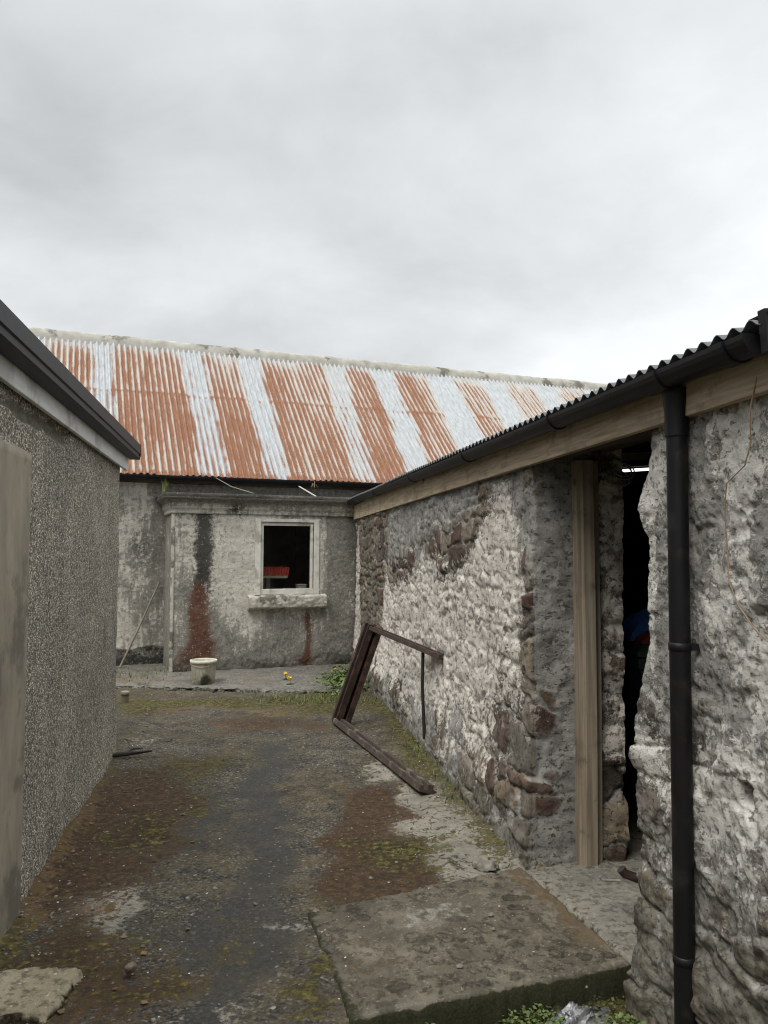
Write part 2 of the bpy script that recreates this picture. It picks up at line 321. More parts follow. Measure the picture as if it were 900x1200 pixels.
def mat_rust_roof():
    m = M('rusted_corrugated_iron'); a = m.attr; uv = a('suv', True)
    ns = m.noise(1, 6, .65, m.map((11.5, 1.3, 1), uv)); ns2 = m.noise(1, 5, .7, m.map((34, 5, 1), uv)); nf = m.noise(1, 4, .6, m.map((70, 40, 1), uv)); nl = m.noise(1.4, 4, .6, uv)
    zinc = m.ramp(ns2, [(.3, (.21, .222, .228)), (.52, (.325, .342, .352)), (.8, (.45, .467, .476))])
    zinc = m.mix(m.ma('MULTIPLY', a('sheet'), .6), zinc, m.ramp(ns2, [(.3, (.27, .22, .165)), (.7, (.42, .375, .305))]))
    zinc = m.mix(m.rng(nf, .55, .75, 0, .5), zinc, (.33, .28, .22))
    rst = m.ramp(ns2, [(.28, (.115, .044, .021)), (.5, (.185, .076, .036)), (.72, (.255, .124, .072))])
    rst = m.mix(m.rng(nf, .52, .68, 0, .7), rst, (.31, .24, .18))
    k = m.ma('ADD', m.ma('MULTIPLY_ADD', m.ma('SUBTRACT', ns, .5), 1.25, a('rust')), m.ma('MULTIPLY_ADD', m.ma('SUBTRACT', ns2, .5), 1.3, m.ma('MULTIPLY', m.ma('SUBTRACT', nf, .5), .9)))
    f = m.rng(k, .33, .67)
    col = m.mix(f, zinc, rst)
    return m.out(col, m.rng(f, 0, 1, .5, .85), m.bump(nf, .25, .004), 0, .3)
def mat_wood(name, lo, mid, hi, vert=False):
    m = M(name); v = m.map((13, 13, .55) if vert else (6, 1.3, 30), None, (0, 0, R(9.4) if not vert else 0))
    g = m.noise(2.2, 7, .62, v); b = m.noise(3.5, 6, .65); f = m.noise(70, 3)
    col = m.ramp(g, [(.3, lo), (.52, mid), (.75, hi)])
    col = m.mix(m.rng(b, .5, .7, 0, .55), col, m.mix(1, lo, .75, 'MULTIPLY'))
    kn = m.vor(3.2); col = m.mix(m.rng(m.noise(7, 5, .7), .58, .66, 0, .4), col, m.mix(1, lo, .6, 'MULTIPLY')); col = m.mix(m.rng(kn, .12, .06, 0, .75), col, (.05, .03, .018))
    return m.out(col, .8, m.bump(m.ma('ADD', g, m.ma('MULTIPLY', f, .3)), .3, .004), 0, .25)
def mat_leaf(name, c1, c2):
    m = M(name); o = m.n.new('ShaderNodeObjectInfo'); nz = m.noise(22, 3)
    col = m.ramp(nz, [(.35, c1), (.65, c2)]); m.out(col, .6, None, 0, .3)
    m.b.inputs['Subsurface Weight'].default_value = 0
    return m.m

MT = dict(
    rub_far=mat_rubble('whitewashed_rubble', True), rub_near=mat_rubble('cement_smeared_rubble', False), ground=mat_ground(),
    slab=mat_slab('lichened_slab', (.05, .043, .031, 1), (.105, .09, .065, 1), (.21, .185, .14, 1)),
    thresh=mat_slab('threshold_concrete', (.13, .12, .098, 1), (.20, .187, .155, 1), (.29, .27, .22, 1)),
    tan=mat_slab('sandy_concrete', (.17, .145, .095, 1), (.25, .215, .145, 1), (.33, .29, .21, 1)),
    apron=mat_slab('apron_concrete', (.085, .078, .066, 1), (.14, .13, .112, 1), (.21, .196, .168, 1)),
    peb=mat_pebbledash(), rend=mat_render(), roof=mat_rust_roof(),
    band=simple('smooth_render', (.20, .175, .132), (.32, .28, .215), 6, .85, .4, stretch=(1.6, 1.6, .7), c3=(.14, .125, .096)),
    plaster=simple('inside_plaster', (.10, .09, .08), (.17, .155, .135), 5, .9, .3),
    gut=simple('black_plastic', (.0045, .0045, .005), (.009, .009, .01), 20, .5, .05, 0, .28),
    pipe=simple('scuffed_black_pipe', (.0035, .0035, .004), (.008, .008, .0085), 9, .5, .08, 0, .26, stretch=(1, 1, .25), c3=(.018, .017, .0155)),
    gut2=simple('anthracite_gutter', (.012, .0125, .014), (.019, .0195, .022), 16, .5, .05, 0, .22),
    iron=simple('grey_sheet', (.075, .08, .085), (.13, .135, .14), 14, .55, .1, 0, .4),
    fasc=simple('grey_painted_board', (.62, .62, .60), (.76, .76, .74), 5, .6, .12, stretch=(3, 1, 6), c3=(.48, .47, .45)),
    wood=mat_wood('rough_sawn_board', (.24, .185, .122, 1), (.40, .325, .228, 1), (.52, .44, .325, 1)),
    post=mat_wood('weathered_post', (.14, .112, .08, 1), (.25, .207, .152, 1), (.37, .318, .245, 1), True),
    dwood=mat_wood('dark_rafter', (.05, .038, .028, 1), (.085, .064, .047, 1), (.12, .09, .065, 1)),
    paint=simple('flaking_white_paint', (.50, .485, .43), (.66, .645, .58), 9, .65, .3, c3=(.36, .33, .27)),
    sill=simple('worn_sill', (.25, .235, .19), (.5, .475, .41), 11, .85, .8, c3=(.12, .11, .09)),
    ridge=simple('mortared_ridge', (.25, .238, .205), (.40, .385, .34), 6, .9, .4, c3=(.13, .12, .10)),
    slate=simple('roof_slate', (.045, .047, .05), (.08, .082, .086), 9, .6, .2),
    frame=simple('rusty_brown_steel', (.022, .014, .012), (.045, .028, .022), 22, .55, .35, 0, .4, c3=(.075, .042, .03)),
    frame2=simple('worn_steel_edge', (.03, .022, .017), (.075, .056, .043), 18, .65, .35, 0, .35, c3=(.15, .13, .10)),
    buck=simple('stained_bucket', (.22, .21, .15), (.52, .5, .4), 7, .6, .25, stretch=(3, 3, .8), c3=(.05, .048, .03)),
    rim=simple('bucket_rim', (.4, .385, .31), (.58, .56, .47), 9, .6, .15),
    stick=simple('old_stick', (.17, .145, .10), (.27, .235, .17), 10, .8, .2),
    bin=simple('green_bin_plastic', (.05, .10, .07), (.07, .13, .09), 10, .5, .05),
    blue=simple('blue_cloth', (.08, .24, .75), (.12, .34, .85), 9, .8, .3), red=simple('red_cloth', (.4, .06, .04), (.5, .1, .07), 9, .8, .3),
    redp=simple('red_vinyl', (.33, .035, .028), (.43, .06, .045), 9, .5, .1), pwood=simple('pale_wood', (.3, .25, .18), (.4, .34, .26), 8, .7, .1),
    card=simple('pale_card', (.35, .33, .28), (.45, .43, .37), 8, .8, .1),
    wire=simple('galvanised_wire', (.17, .16, .14), (.3, .285, .25), 30, .6, .1), cable=simple('tan_cable', (.2, .135, .085), (.29, .205, .14), 20, .6, .05),
    moss=mat_leaf('moss_green', (.045, .055, .012), (.10, .11, .026)), weed=mat_leaf('weed_green', (.055, .085, .022), (.12, .16, .045)),
    grass=mat_leaf('grass_green', (.07, .10, .025), (.16, .19, .06)), straw=mat_leaf('straw', (.22, .18, .10), (.32, .27, .16)),
    yel=simple('dandelion_yellow', (.75, .52, .01), (.85, .65, .02), 30, .7, .1),
    peb_l=simple('loose_stone', (.09, .082, .068), (.24, .22, .18), 17, .9, .3), leafd=simple('dead_leaf', (.07, .042, .02), (.19, .13, .07), 15, .8, .1),
    twig=simple('dark_twig', (.02, .015, .011), (.05, .038, .028), 15, .8, .2), stone=simple('bare_stone', (.09, .075, .06), (.19, .16, .13), 17, .9, .9, c3=(.10, .065, .05)),
    black=simple('blackened_iron', (.012, .011, .01), (.03, .026, .022), 15, .6, .3),
)
mp = M('crumpled_film'); mp.out(mp.ramp(mp.noise(9, 4), [(.42, (.035, .035, .034)), (.68, (.26, .265, .27))]), .25, None, 0, .6); MT['film'] = mp.m
mg = M('window_glass'); g = mg.n.new('ShaderNodeBsdfGlossy'); g.inputs['Roughness'].default_value = .08; t = mg.n.new('ShaderNodeBsdfTransparent'); t.inputs[0].default_value = (.75, .78, .76, 1)
x = mg.n.new('ShaderNodeMixShader'); x.inputs[0].default_value = .035; mg.l.new(t.outputs[0], x.inputs[1]); mg.l.new(g.outputs[0], x.inputs[2]); mg.l.new(x.outputs[0], mg.n['Material Output'].inputs[0]); MT['glass'] = mg.m
mt = M('lit_tube'); mt.out((.9, .9, .88, 1)); mt.b.inputs['Emission Color'].default_value = (1, 1, 1, 1); mt.b.inputs['Emission Strength'].default_value = 1.2; MT['tube'] = mt.m

# ================================================================== GROUND
RA, RB = 1.4391, -.166                                              # right building: face x = RA + RB*y
LA, LB = -1.0076, -.1687                                            # left building
def spaced(*seg):                                                   # (start, end, step), ...
    a = []
    for s, e, d in seg: a += list(np.arange(s, e - d * .5, d))
    return np.array(a + [seg[-1][1]])
gx = spaced((-200, -20, 30), (-20, -4.5, 1.5), (-4.5, -2.6, .06), (-2.6, 1.35, .0165), (1.35, 3, .15), (3, 20, 2), (20, 200, 30))
gy = spaced((-200, -20, 30), (-20, 0, 2), (0, 2.2, .2), (2.2, 4.4, .0145), (4.4, 7, .022), (7, 10, .035), (10, 12, .1), (12, 30, 2), (30, 240, 30))
X, Y = np.meshgrid(gx, gy)
n_ = fbm(X * 1.3, Y * 1.3, 3) - .5; nf_ = fbm(X * 9, Y * 9, 5) - .5; nff = fbm(X * 34, Y * 34, 6, 3) - .5
A = {}
wx = X + .45 * (fbm(X * 2.2, Y * 2.2, 21, 6) - .5) + .10 * (fbm(X * 11, Y * 11, 23) - .5); wy = Y + .8 * (fbm(X * 2.2, Y * 2.2, 22, 6) - .5) + .2 * (fbm(X * 11, Y * 11, 24) - .5)
def poly_path(px_, py_, x, y, w0):                                  # band of half width w0 along a polyline given as x(y)
    c = np.interp(y, py_, px_); return np.exp(-((x - c) / w0) ** 2)
A['dark'] = np.clip(.5 * blob(wx, wy, -1.6, 4.9, .5, .9) * fbm(X * 4, Y * 4, 37) * 1.6 + .75 * poly_path([-.5, -.62, -.75, -.9], [2.4, 4.2, 5.5, 7.5], wx, wy, .17) * ss(7.6, 6.2, Y) + .85 * blob(wx, wy, -1.02, 4.75, .12, .62, .12) + .8 * blob(wx, wy, -1.2, 4.3, .22, .18) + .6 * blob(wx, wy, -1.0, 3.4, .3, .2), 0, 1)
A['rust'] = np.clip(.6 * blob(wx, wy, -1.55, 3.9, .35, .6) + .45 * blob(wx, wy, -1.2, 3.0, .3, .4) + 1.3 * blob(wx, wy, -.02, 4.5, .23, .8, .07) + .95 * blob(wx, wy, -.05, 3.85, .26, .38) + .85 * blob(wx, wy, -1.55, 5.2, .42, 1.0, .15) + .7 * blob(wx, wy, -1.3, 4.4, .3, .5) + .65 * blob(wx, wy, -1.0, 7.3, .7, .5) + .45 * blob(wx, wy, -.9, 3.1, .4, .35) + .5 * blob(wx, wy, -2.3, 7.9, .6, .3), 0, 1.1)
wall_d = (X - (LA + LB * Y)); wall_r = (RA + RB * Y) - X
A['conc'] = np.clip(1.0 * blob(wx, wy, .28, 4.7, .18, .55) + .9 * blob(wx, wy, .5, 4.15, .3, .35) + .75 * blob(wx, wy, .12, 5.7, .3, .5) + .5 * ss(.5, .15, wall_r) * ss(8, 6.5, Y) + .62 * blob(wx, wy, -.44, 3.42, .16, .14) + .55 * blob(wx, wy, -1.12, 3.45, .16, .2) + .66 * blob(wx, wy, -1.3, 3.7, .22, .2) + .6 * blob(wx, wy, -1.12, 3.3, .2, .14) + .35 * blob(wx, wy, -.6, 2.7, .4, .3) + .42 * blob(wx, wy, -1.95, 6.6, .3, .5), 0, 1)
A['orange'] = np.clip(.55 * blob(wx, wy, -1.9, 8.05, .75, .3) + .4 * blob(wx, wy, -1.3, 7.2, .5, .35) + .5 * ss(.22, .02, wall_d) * ss(6.6, 5, Y) + .45 * blob(wx, wy, -1.3, 3.5, .25, .25) + .4 * blob(wx, wy, -.9, 7.9, .5, .3), 0, 1)
A['moss'] = np.clip(.22 * blob(wx, wy, -1.2, 5.2, .25, .5) + .78 * blob(wx, wy, -1.8, 8.25, .75, .3) + .66 * blob(wx, wy, -.6, 8.3, .45, .45) + .42 * blob(wx, wy, -1.35, 5.9, .4, .4)  + .46 * ss(.35, .05, wall_r) * ss(-.12, -.02, wall_r) * ss(10, 8, Y) * ss(3.9, 4.2, Y) + .55 * blob(wx, wy, .15, 4.15, .3, .3) + .5 * blob(wx, wy, .3, 6.1, .2, .9) + .25 * ss(.16, .0, wall_d) + .3 * ss(.3, .0, wall_d) * ss(3.8, 3.2, Y) + .3 * blob(wx, wy, -1.25, 4.55, .3, .35) + .25 * blob(wx, wy, -1.0, 3.2, .5, .5) + .5 * blob(wx, wy, -.22, 3.0, .07, .6), 0, 1)
Z = .035 * n_ + .014 * nf_ + .007 * nff + .02 * np.clip(A['moss'], 0, .8) * (fbm(X * 14, Y * 14, 8) + .2) - .012 * A['rust'] + .010 * A['conc'] * ss(.45, .55, fbm(X * 5, Y * 5, 30))
Z -= .012 * A['dark']
Z += .05 * ss(.2, .0, wall_r) * (fbm(X * 6, Y * 6, 33)) * ss(3.9, 4.2, Y)   # rubble and dirt gathered at the wall foot
Z += .03 * ss(.15, .0, wall_d) * fbm(X * 6, Y * 6, 34)
# sunken bed in front of the slab
front = 2.70 + .37 * (X + .1)
pit = ss(-.14, -.04, X + .03 * nf_) * ss(.02, -.02, Y - front) * ss(1.2, 1.5, Y)
Z -= .115 * pit; A['moss'] = np.clip(A['moss'] * (1 - pit) + .78 * pit, 0, 1); A['conc'] *= 1 - pit; A['rust'] *= 1 - pit
far = ss(14, 30, np.hypot(X, Y)); Z *= 1 - far
under = ss(.02, .1, wall_r * -1)                                      # inside the outbuilding
Z -= .05 * np.maximum(ss(.0, .08, -wall_r), ss(.3, .24, np.maximum(np.abs(X - 1.0) * .75, np.abs(Y - 3.55) * .55)))
A['conc'] = np.maximum(A['conc'], under * .8)
ground = gridmesh('ground', np.stack([X, Y, Z], -1), A, MT['ground'])
tag(ground, 'dark patched tarmac yard with moss, rust coloured dirt and grit', 'ground', kind='structure')

def slab(name, cs, thick, z, mat, nu, nv, seed, chip=.02, rough=.008, warp=.02, at=None, parent=None, ragged=(0, 0, 0, 0)):
    cs = [np.array(c, float) for c in cs]; e = .004
    uu = np.concatenate([[0, 0, 0], np.linspace(0, 1, nu), [1, 1, 1]]); vv = np.concatenate([[0, 0, 0], np.linspace(0, 1, nv), [1, 1, 1]])
    U, V = np.meshgrid(uu, vv)
    Px = (1 - U) * (1 - V) * cs[0][0] + U * (1 - V) * cs[1][0] + U * V * cs[2][0] + (1 - U) * V * cs[3][0]
    Py = (1 - U) * (1 - V) * cs[0][1] + U * (1 - V) * cs[1][1] + U * V * cs[2][1] + (1 - U) * V * cs[3][1]
    cx, cy = Px.mean(), Py.mean()
    wv_ = (fbm(Px * 3, Py * 3, seed) - .5) * warp + (fbm(Px * 14, Py * 14, seed + 1) - .5) * warp * .7 + (fbm(Px * 50, Py * 50, seed + 2) - .5) * warp * .35
    ed = np.minimum.reduce([U, 1 - U, V, 1 - V])
    rr = np.where(V < .02, ragged[0], np.where(V > .98, ragged[2], np.where(U < .02, ragged[3], ragged[1])))
    L = np.hypot(Px - cx, Py - cy); amp = 1 + rr * 8
    Px += (Px - cx) / L * wv_ * amp * (ed < .02); Py += (Py - cy) / L * wv_ * amp * (ed < .02)
    Zz = z + rough * 2.2 * (fbm(Px * 4, Py * 4, seed + 3) - .5) + rough * 1.6 * (fbm(Px * 22, Py * 22, seed + 4) - .5) + rough * .9 * (fbm(Px * 70, Py * 70, seed + 5) - .5)
    edge1 = (ed <= 0)
    nV, nU = U.shape
    ring = np.minimum.reduce([np.arange(nU)[None, :].repeat(nV, 0), np.arange(nU)[::-1][None, :].repeat(nV, 0), np.arange(nV)[:, None].repeat(nU, 1), np.arange(nV)[::-1][:, None].repeat(nU, 1)])
    Zz = np.where(ring == 3, Zz - chip * fbm(Px * 17, Py * 17, seed + 6), Zz)
    Zz = np.where(ring == 2, z - chip * 1.3 - .01, Zz); Zz = np.where(ring == 1, z - thick * .5, Zz); Zz = np.where(ring == 0, z - thick, Zz)
    out = np.where(ring <= 2, .006 + .014 * (fbm(Px * 16 + ring * 3, Py * 16, seed + 8) - .3), 0) * (ring < 3)
    Px += (Px - cx) / L * out; Py += (Py - cy) / L * out
    at_ = {k: np.zeros_like(Px) for k in ('orange', 'moss', 'pale')}; at_['lichen'] = np.ones_like(Px)
    if at: at(at_, Px, Py, U, V, ring)
    return gridmesh(name, np.stack([Px, Py, Zz], -1), at_, mat, parent)
def at_slab(a, x, y, U, V, ring):
    a['orange'][:] = .8 * ss(.16, .02, 1 - U + .08 * (fbm(x * 4, y * 4, 41) - .5)) * ss(.0, .25, V) + .3 * blob(U, V, .15, .4, .2, .4)
    a['moss'][:] = .5 * ss(.14, .0, V) * (fbm(x * 7, y * 7, 42)) + .30 * blob(U, V, .4, .35, .5, .35) * fbm(x * 6, y * 6, 48) + 1.2 * (ring < 3) * (V < .1) + .55 * ss(.16, 0, 1 - V) * fbm(x * 8, y * 8, 43) + .5 * ss(.06, 0, U)
    a['pale'][:] = .42 * blob(U, V, .5, .72, .3, .16) + .38 * ss(.06, .02, V) * (ring > 2) + .2 * blob(U, V, .3, .5, .25, .25)
slab_o = slab('concrete_slab', [(-.10, 2.70), (.93, 3.07), (.668, 3.975), (-.315, 3.48)], .19, .022, MT['slab'], 150, 150, 61, .016, .010, .022, at_slab)
tag(slab_o, 'raised mossy concrete slab with dark ring marks beside the doorway', 'paving slab', kind='structure')
def at_th(a, x, y, U, V, ring): a['lichen'][:] = .2; a['orange'][:] = .35 * ss(.3, 0, U); a['pale'][:] = .4 * blob(U, V, .5, .55, .4, .15); a['moss'][:] = .4 * ss(.08, 0, U)
tag(slab('threshold', [(.947, 3.13), (1.32, 3.22), (1.9, 4.45), (.70, 3.985)], .15, .006, MT['thresh'], 90, 110, 71, .008, .006, .015, at_th), 'pale concrete threshold running into the dark doorway', 'threshold', kind='structure')
def at_ap(a, x, y, U, V, ring):
    a['lichen'][:] = .25; a['orange'][:] = .55 * blob(U, V, .15, .3, .3, .3) + .4 * blob(U, V, .66, .35, .12, .3); a['pale'][:] = .3 * blob(U, V, .5, .5, .5, .4)
    a['moss'][:] = .5 * ss(.1, 0, V) + .7 * ss(.12, 0, 1 - V) * ss(.4, .2, U) + .35 * ss(.9, 1, U)
tag(slab('apron', [(-3.6, 9.1), (-.42, 8.72), (-.02, 11.2), (-4.6, 11.0)], .1, .03, MT['apron'], 130, 70, 81, .015, .012, .03, at_ap, None, (1.4, 0, 0, 0)), 'cracked concrete apron along the foot of the cottage', 'paving', kind='structure')
fl = slab('stepping_stone', [(-1.42, 2.62), (-1.13, 2.72), (-1.10, 2.99), (-1.36, 2.98)], .05, .032, MT['tan'], 40, 40, 91, .012, .008, .03, lambda a, *q: a['lichen'].fill(.1), None, (.2, .2, .2, .2))
tag(fl, 'pale flat stone set in the yard by the smooth rendered strip', 'flagstone')

# ================================================================== STONE OUTBUILDING
ob = thing('outbuilding', 'whitewashed rubble stone outbuilding with timber fascia, open doorway and black gutter', 'outbuilding', (RA + RB * 6, 6, 0))
wdir = np.array([RB, 1.]) / math.hypot(RB, 1); wout = np.array([-wdir[1], wdir[0]])   # along wall (away), outward (to the yard)
inn = -wout
def face(y, off=0): return np.array([RA + RB * y, y]) + wout * off
def path_wall(pts, steps, rad=.05):
    """plan polyline -> dense samples with rounded normals; returns xy, normal, s, and source segment index"""
    xy, nr, seg = [], [], []
    for i in range(len(pts) - 1):
        a, b = np.array(pts[i]), np.array(pts[i + 1]); d = b - a; L = np.hypot(*d); k = max(2, int(L / steps[i])); t = np.linspace(0, 1, k, endpoint=(i == len(pts) - 2))
        xy.append(a + d * t[:, None]); n = np.array([-d[1], d[0]]) / L; nr.append(np.repeat(n[None], len(t), 0)); seg += [i] * len(t)
    xy = np.concatenate(xy); nr = np.concatenate(nr); s = np.concatenate([[0], np.cumsum(np.hypot(*np.diff(xy, axis=0).T))])
    n2 = nr.copy()                                                  # smooth normals and positions near corners
    for i in range(len(s)):
        w = np.exp(-((s - s[i]) / rad) ** 2); n2[i] = (nr * w[:, None]).sum(0); n2[i] /= np.hypot(*n2[i])
    xs = xy.copy()
    for i in range(len(s)):
        w = np.exp(-((s - s[i]) / (rad * .6)) ** 2) * np.gradient(s); xs[i] = (xy * w[:, None]).sum(0) / w.sum()
    xs[0], xs[-1] = xy[0], xy[-1]
    return xs, n2, s, np.array(seg)
def rubble(name, pts, steps, z0, z1, dz, seed, masks, mat, parent, cell=(.07, .19, .10, .40), relief=1., tilt=0., rad=.03):
    xy, nr, s, seg = path_wall(pts, steps, rad)
    v = np.linspace(z0, z1, int((z1 - z0) / dz)); S, V = np.meshgrid(s, v); Xw = np.repeat(xy[None, :, 0], len(v), 0); Yw = np.repeat(xy[None, :, 1], len(v), 0); SEG = np.repeat(seg[None], len(v), 0)
    Ss, Vs = S + .16 * (fbm(S * 4, V * 4, seed + 1) - .5) + .06 * (fbm(S * 16, V * 16, seed + 60) - .5), V + .26 * (fbm(S * 2.6, V * 2.6, seed + 2) - .5) + .05 * (fbm(S * 16, V * 16, seed + 61) - .5)
    c, sn = math.cos(tilt), math.sin(tilt); a_, b_ = Ss * c + Vs * sn, -Ss * sn + Vs * c
    edge, idd, fc = courses(a_, b_, seed, *cell); plate = ss(-.004, .022, edge)
    mk = masks(S, V, Xw, Yw, SEG, dict(edge=edge, id=idd))
    mor = np.clip(mk['mortar'] + .55 * (1 - plate), 0, 1)           # mortar also fills every joint
    cover = np.clip(np.maximum(mk['mortar'], mk['white'] * .95), 0, 1); op = 1 - .92 * cover
    d = (plate * .026 + (idd - .5) * .030 + fc * .035) * op
    d += .040 * (fbm(S * 1.4, V * 1.7, seed + 3) - .5) + .012 * (fbm(S * 6, V * 8, seed + 4) - .5)
    ro_ = fbm(S * 13, V * 16, seed + 6, 5, .62)
    d += (.017 - .007 * cover) * (ro_ - .5) * relief - .005 * ss(.56, .63, fbm(S * 19, V * 23, seed + 8, 4)) * relief
    pl = fbm(S * 4.5, V * 5.5, seed + 12, 6, .6); d += (.006 * ss(.49, .51, pl) + .005 * ss(.56, .575, pl)) * cover   # flaking coats of render with broken edges
    d = d * mk.get('flat', 1)
    d += mk.get('push', 0)
    nx = np.repeat(nr[None, :, 0], len(v), 0); ny = np.repeat(nr[None, :, 1], len(v), 0)
    P = np.stack([Xw + nx * d, Yw + ny * d, V], -1)
    att = dict(stone=plate, tone=np.clip(mk.get('tone', idd), 0, 1), white=mk['white'], mortar=mor, damp=mk['damp'])
    return gridmesh(name, P, att, mat, parent, flip=mk.get('flip', False))
YJ = 4.07; thk = .475
jamb = face(YJ); jin = jamb + inn * thk
def m_far(S, V, X_, Y_, SEG, q):
    f = fbm(S * 2.2, V * 2.2, 101); f2 = fbm(S * 7, V * 7, 103)
    top = np.interp(Y_, [4.0, 4.25, 4.5, 4.9, 5.15, 5.6, 6.5, 7.5, 8.4, 9.0, 10.3, 10.6, 11.2], [1.35, 1.5, 1.98, 1.98, 1.62, 1.6, 1.5, 1.42, 1.25, .55, .5, 1.8, 1.95])
    w = ss(-.22, .22, top - V + .5 * (f - .5)) * ss(.02, .38, V + .5 * (f2 - .5) + .12 * (Y_ - 5) * (Y_ < 6))
    w = w * .75 - .34 * blob(Y_, V, 5.35, 1.72, .25, .25) - .4 * blob(Y_, V, 4.25, .45, .22, .35) - .3 * blob(Y_, V, 5.4, .42, .22, .12) - .42 * blob(Y_, V, 4.55, .5, .38, .26) * ss(.35, .6, f2) - .35 * blob(Y_, V, 5.9, .3, .6, .16)
    corner = ss(4.32, 4.12, Y_ + .12 * (f2 - .5)) * (SEG == 1)
    w = np.where(SEG == 1, w * (1 - .8 * corner * ss(1.55, 1.25, V)) + .0, 0)
    rev = (SEG == 0)
    # reveal: smeared grey mortar on the yard side half, bare stones towards the inside
    din = thk - S
    smear = ss(.33, .25, din) * rev
    w = np.where(rev, .62 * ss(.26, .36, din) * ss(.35, .6, V + .3 * (f - .5)) * (f2 + .5) + .22 * (f2 - .2) * ss(.9, 1.3, V), w)
    mo = np.where(rev, .2 + .75 * smear * ss(.32, .46, f + .12) , .15 + .55 * ss(.5, .6, f) + .5 * ss(top, top + .3, V) * ss(10.6, 9.8, Y_))
    mo = np.where((SEG == 1) & (Y_ > 8.4) & (V < 2.0), .25 * f, mo)
    mo = mo * (1 - .8 * blob(din, V, .06, .34, .12, .16) * rev) * (1 - .8 * blob(din, V, .05, .75, .09, .16) * rev) * (1 - .7 * blob(din, V, .0, 1.9, .1, .12)) * (1 - .7 * corner * ss(.4, .5, q['id']))
    dm = np.clip(.6 * ss(.5, .05, V + .3 * (f - .5)) + .3 * ss(8.5, 9.5, Y_) * ss(10.6, 10.2, Y_) + .25 * ss(top, top + .4, V), 0, 1)
    tone = q['id'].copy(); tone = np.where(rev & (din < .2) & (V < .9), .86 + .08 * q['id'], tone)
    push = -.10 * ss(.12, .0, V) * 0 + .07 * ss(.7, 0, V) * (SEG == 1)
    return dict(white=np.clip(w, 0, 1), mortar=np.clip(mo, 0, 1), damp=np.where(rev, dm * .5, dm), push=push, tone=tone, flat=np.where(rev, .6 + .6 * ss(.25, .33, din), 1.))
far_pts = [tuple(jin), tuple(jamb), tuple(face(6.2)), tuple(face(8.6)), tuple(face(10.93))]
_m = m_far
def m_far_seg(S, V, X_, Y_, SEG, q): return _m(S, V, X_, Y_, np.minimum(SEG, 1), q)
rubble('yard_wall', far_pts, [.010, .0115, .017, .026], -.05, 2.2, .0105, 11, m_far_seg, MT['rub_far'], ob)['label'] = 'patchily whitewashed yard wall of the outbuilding'
YP = 2.90; YE = 2.07
pj = face(YP); pin = pj + inn * .55; pe = face(YE); pg = pe + inn * 3.6
def m_near(S, V, X_, Y_, SEG, q):
    f = fbm(S * 2.6, V * 2.6, 201); f2 = fbm(S * 7, V * 7, 203)
    u = Y_
    w = .58 * ss(.32, .7, f) + .22 * ss(.3, 1.2, V) + .6 * blob(u, V, 2.33, 1.72, .06, .22) + .55 * blob(u, V, 2.47, 1.42, .10, .13) + .4 * blob(u, V, 2.9, 1.4, .08, .35) + .4 * blob(u, V, 2.3, 1.2, .2, .25) - .5 * blob(u, V, 2.6, 1.8, .16, .2) - .25 * ss(.9, .2, V) + .3 * blob(u, V, 2.45, .82, .04, .06)
    mo = .42 + .5 * ss(.42, .6, f2) + .3 * ss(.9, 1.3, V) - .4 * blob(u, V, 2.9, .65, .1, .35) - .25 * ss(.7, .1, V)
    dm = np.clip(.74 * ss(1.25, .1, V + .5 * (f - .5)) + .35 * blob(u, V, 2.6, 1.8, .15, .2), 0, 1)
    jig = np.interp(V, [0, .2, .5, .62, .81, 1.07, 1.25, 1.39, 1.6, 1.7, 1.85, 1.98], [.05, .03, .03, .025, .065, .04, .0, -.02, .0, .045, .0, -.03]) * np.where(SEG == 3, 1, ss(YP - .12, YP + .0, Y_) * .4)
    lo = .015 * ss(.5, .0, V) * ss(2.4, 2.9, Y_)
    lay = .034 * (ridged((u * .8 - V * .9) * .5 + .25 * f, (u * .75 + V) * 3.6 + .7 * f, 210, 3) - .5) * ss(1.25, .75, V)
    hole = -.13 * ss(.035, .018, np.maximum(np.abs(u - 2.33) * .9, np.abs(V - .86)))
    return dict(white=np.clip(w, 0, 1), mortar=np.clip(mo, 0, 1), damp=dm, push=jig + lo + lay + hole)
rubble('doorway_pier', [tuple(pg), tuple(pe), tuple(face(2.2)), tuple(pj), tuple(pin)], [.04, .01, .0066, .008], -.25, 2.2, .0075, 55, m_near, MT['rub_near'], ob, (.10, .27, .16, .5), 1., .0)['label'] = 'cement smeared rubble pier between doorway and downpipe'
# rear and end walls, inside faces, roof
bm_ = MB(); back = 3.6
def P3(y, off, z): p = face(y, off); return (p[0], p[1], z)
bm_.prof(P3(YE + .14, -back, 1.35), P3(10.93, -back, 1.46), [(-.12, -1.4), (.12, -1.4), (.12, 1.06), (-.12, 1.06)])
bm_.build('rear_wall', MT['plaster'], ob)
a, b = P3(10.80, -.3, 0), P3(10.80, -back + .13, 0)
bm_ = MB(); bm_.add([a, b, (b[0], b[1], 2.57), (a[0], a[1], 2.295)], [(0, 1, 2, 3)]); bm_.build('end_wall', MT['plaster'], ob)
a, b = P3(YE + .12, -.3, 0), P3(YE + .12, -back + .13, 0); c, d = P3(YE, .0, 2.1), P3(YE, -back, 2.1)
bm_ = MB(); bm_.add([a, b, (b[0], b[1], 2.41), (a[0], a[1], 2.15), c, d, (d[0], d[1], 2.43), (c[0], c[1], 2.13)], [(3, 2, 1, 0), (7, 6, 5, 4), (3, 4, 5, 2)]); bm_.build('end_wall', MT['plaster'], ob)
pts = MB(); a0, a1 = P3(YJ + .2, -.42, 1.1), P3(10.8, -.42, 1.1)                 # inner skin of the yard wall
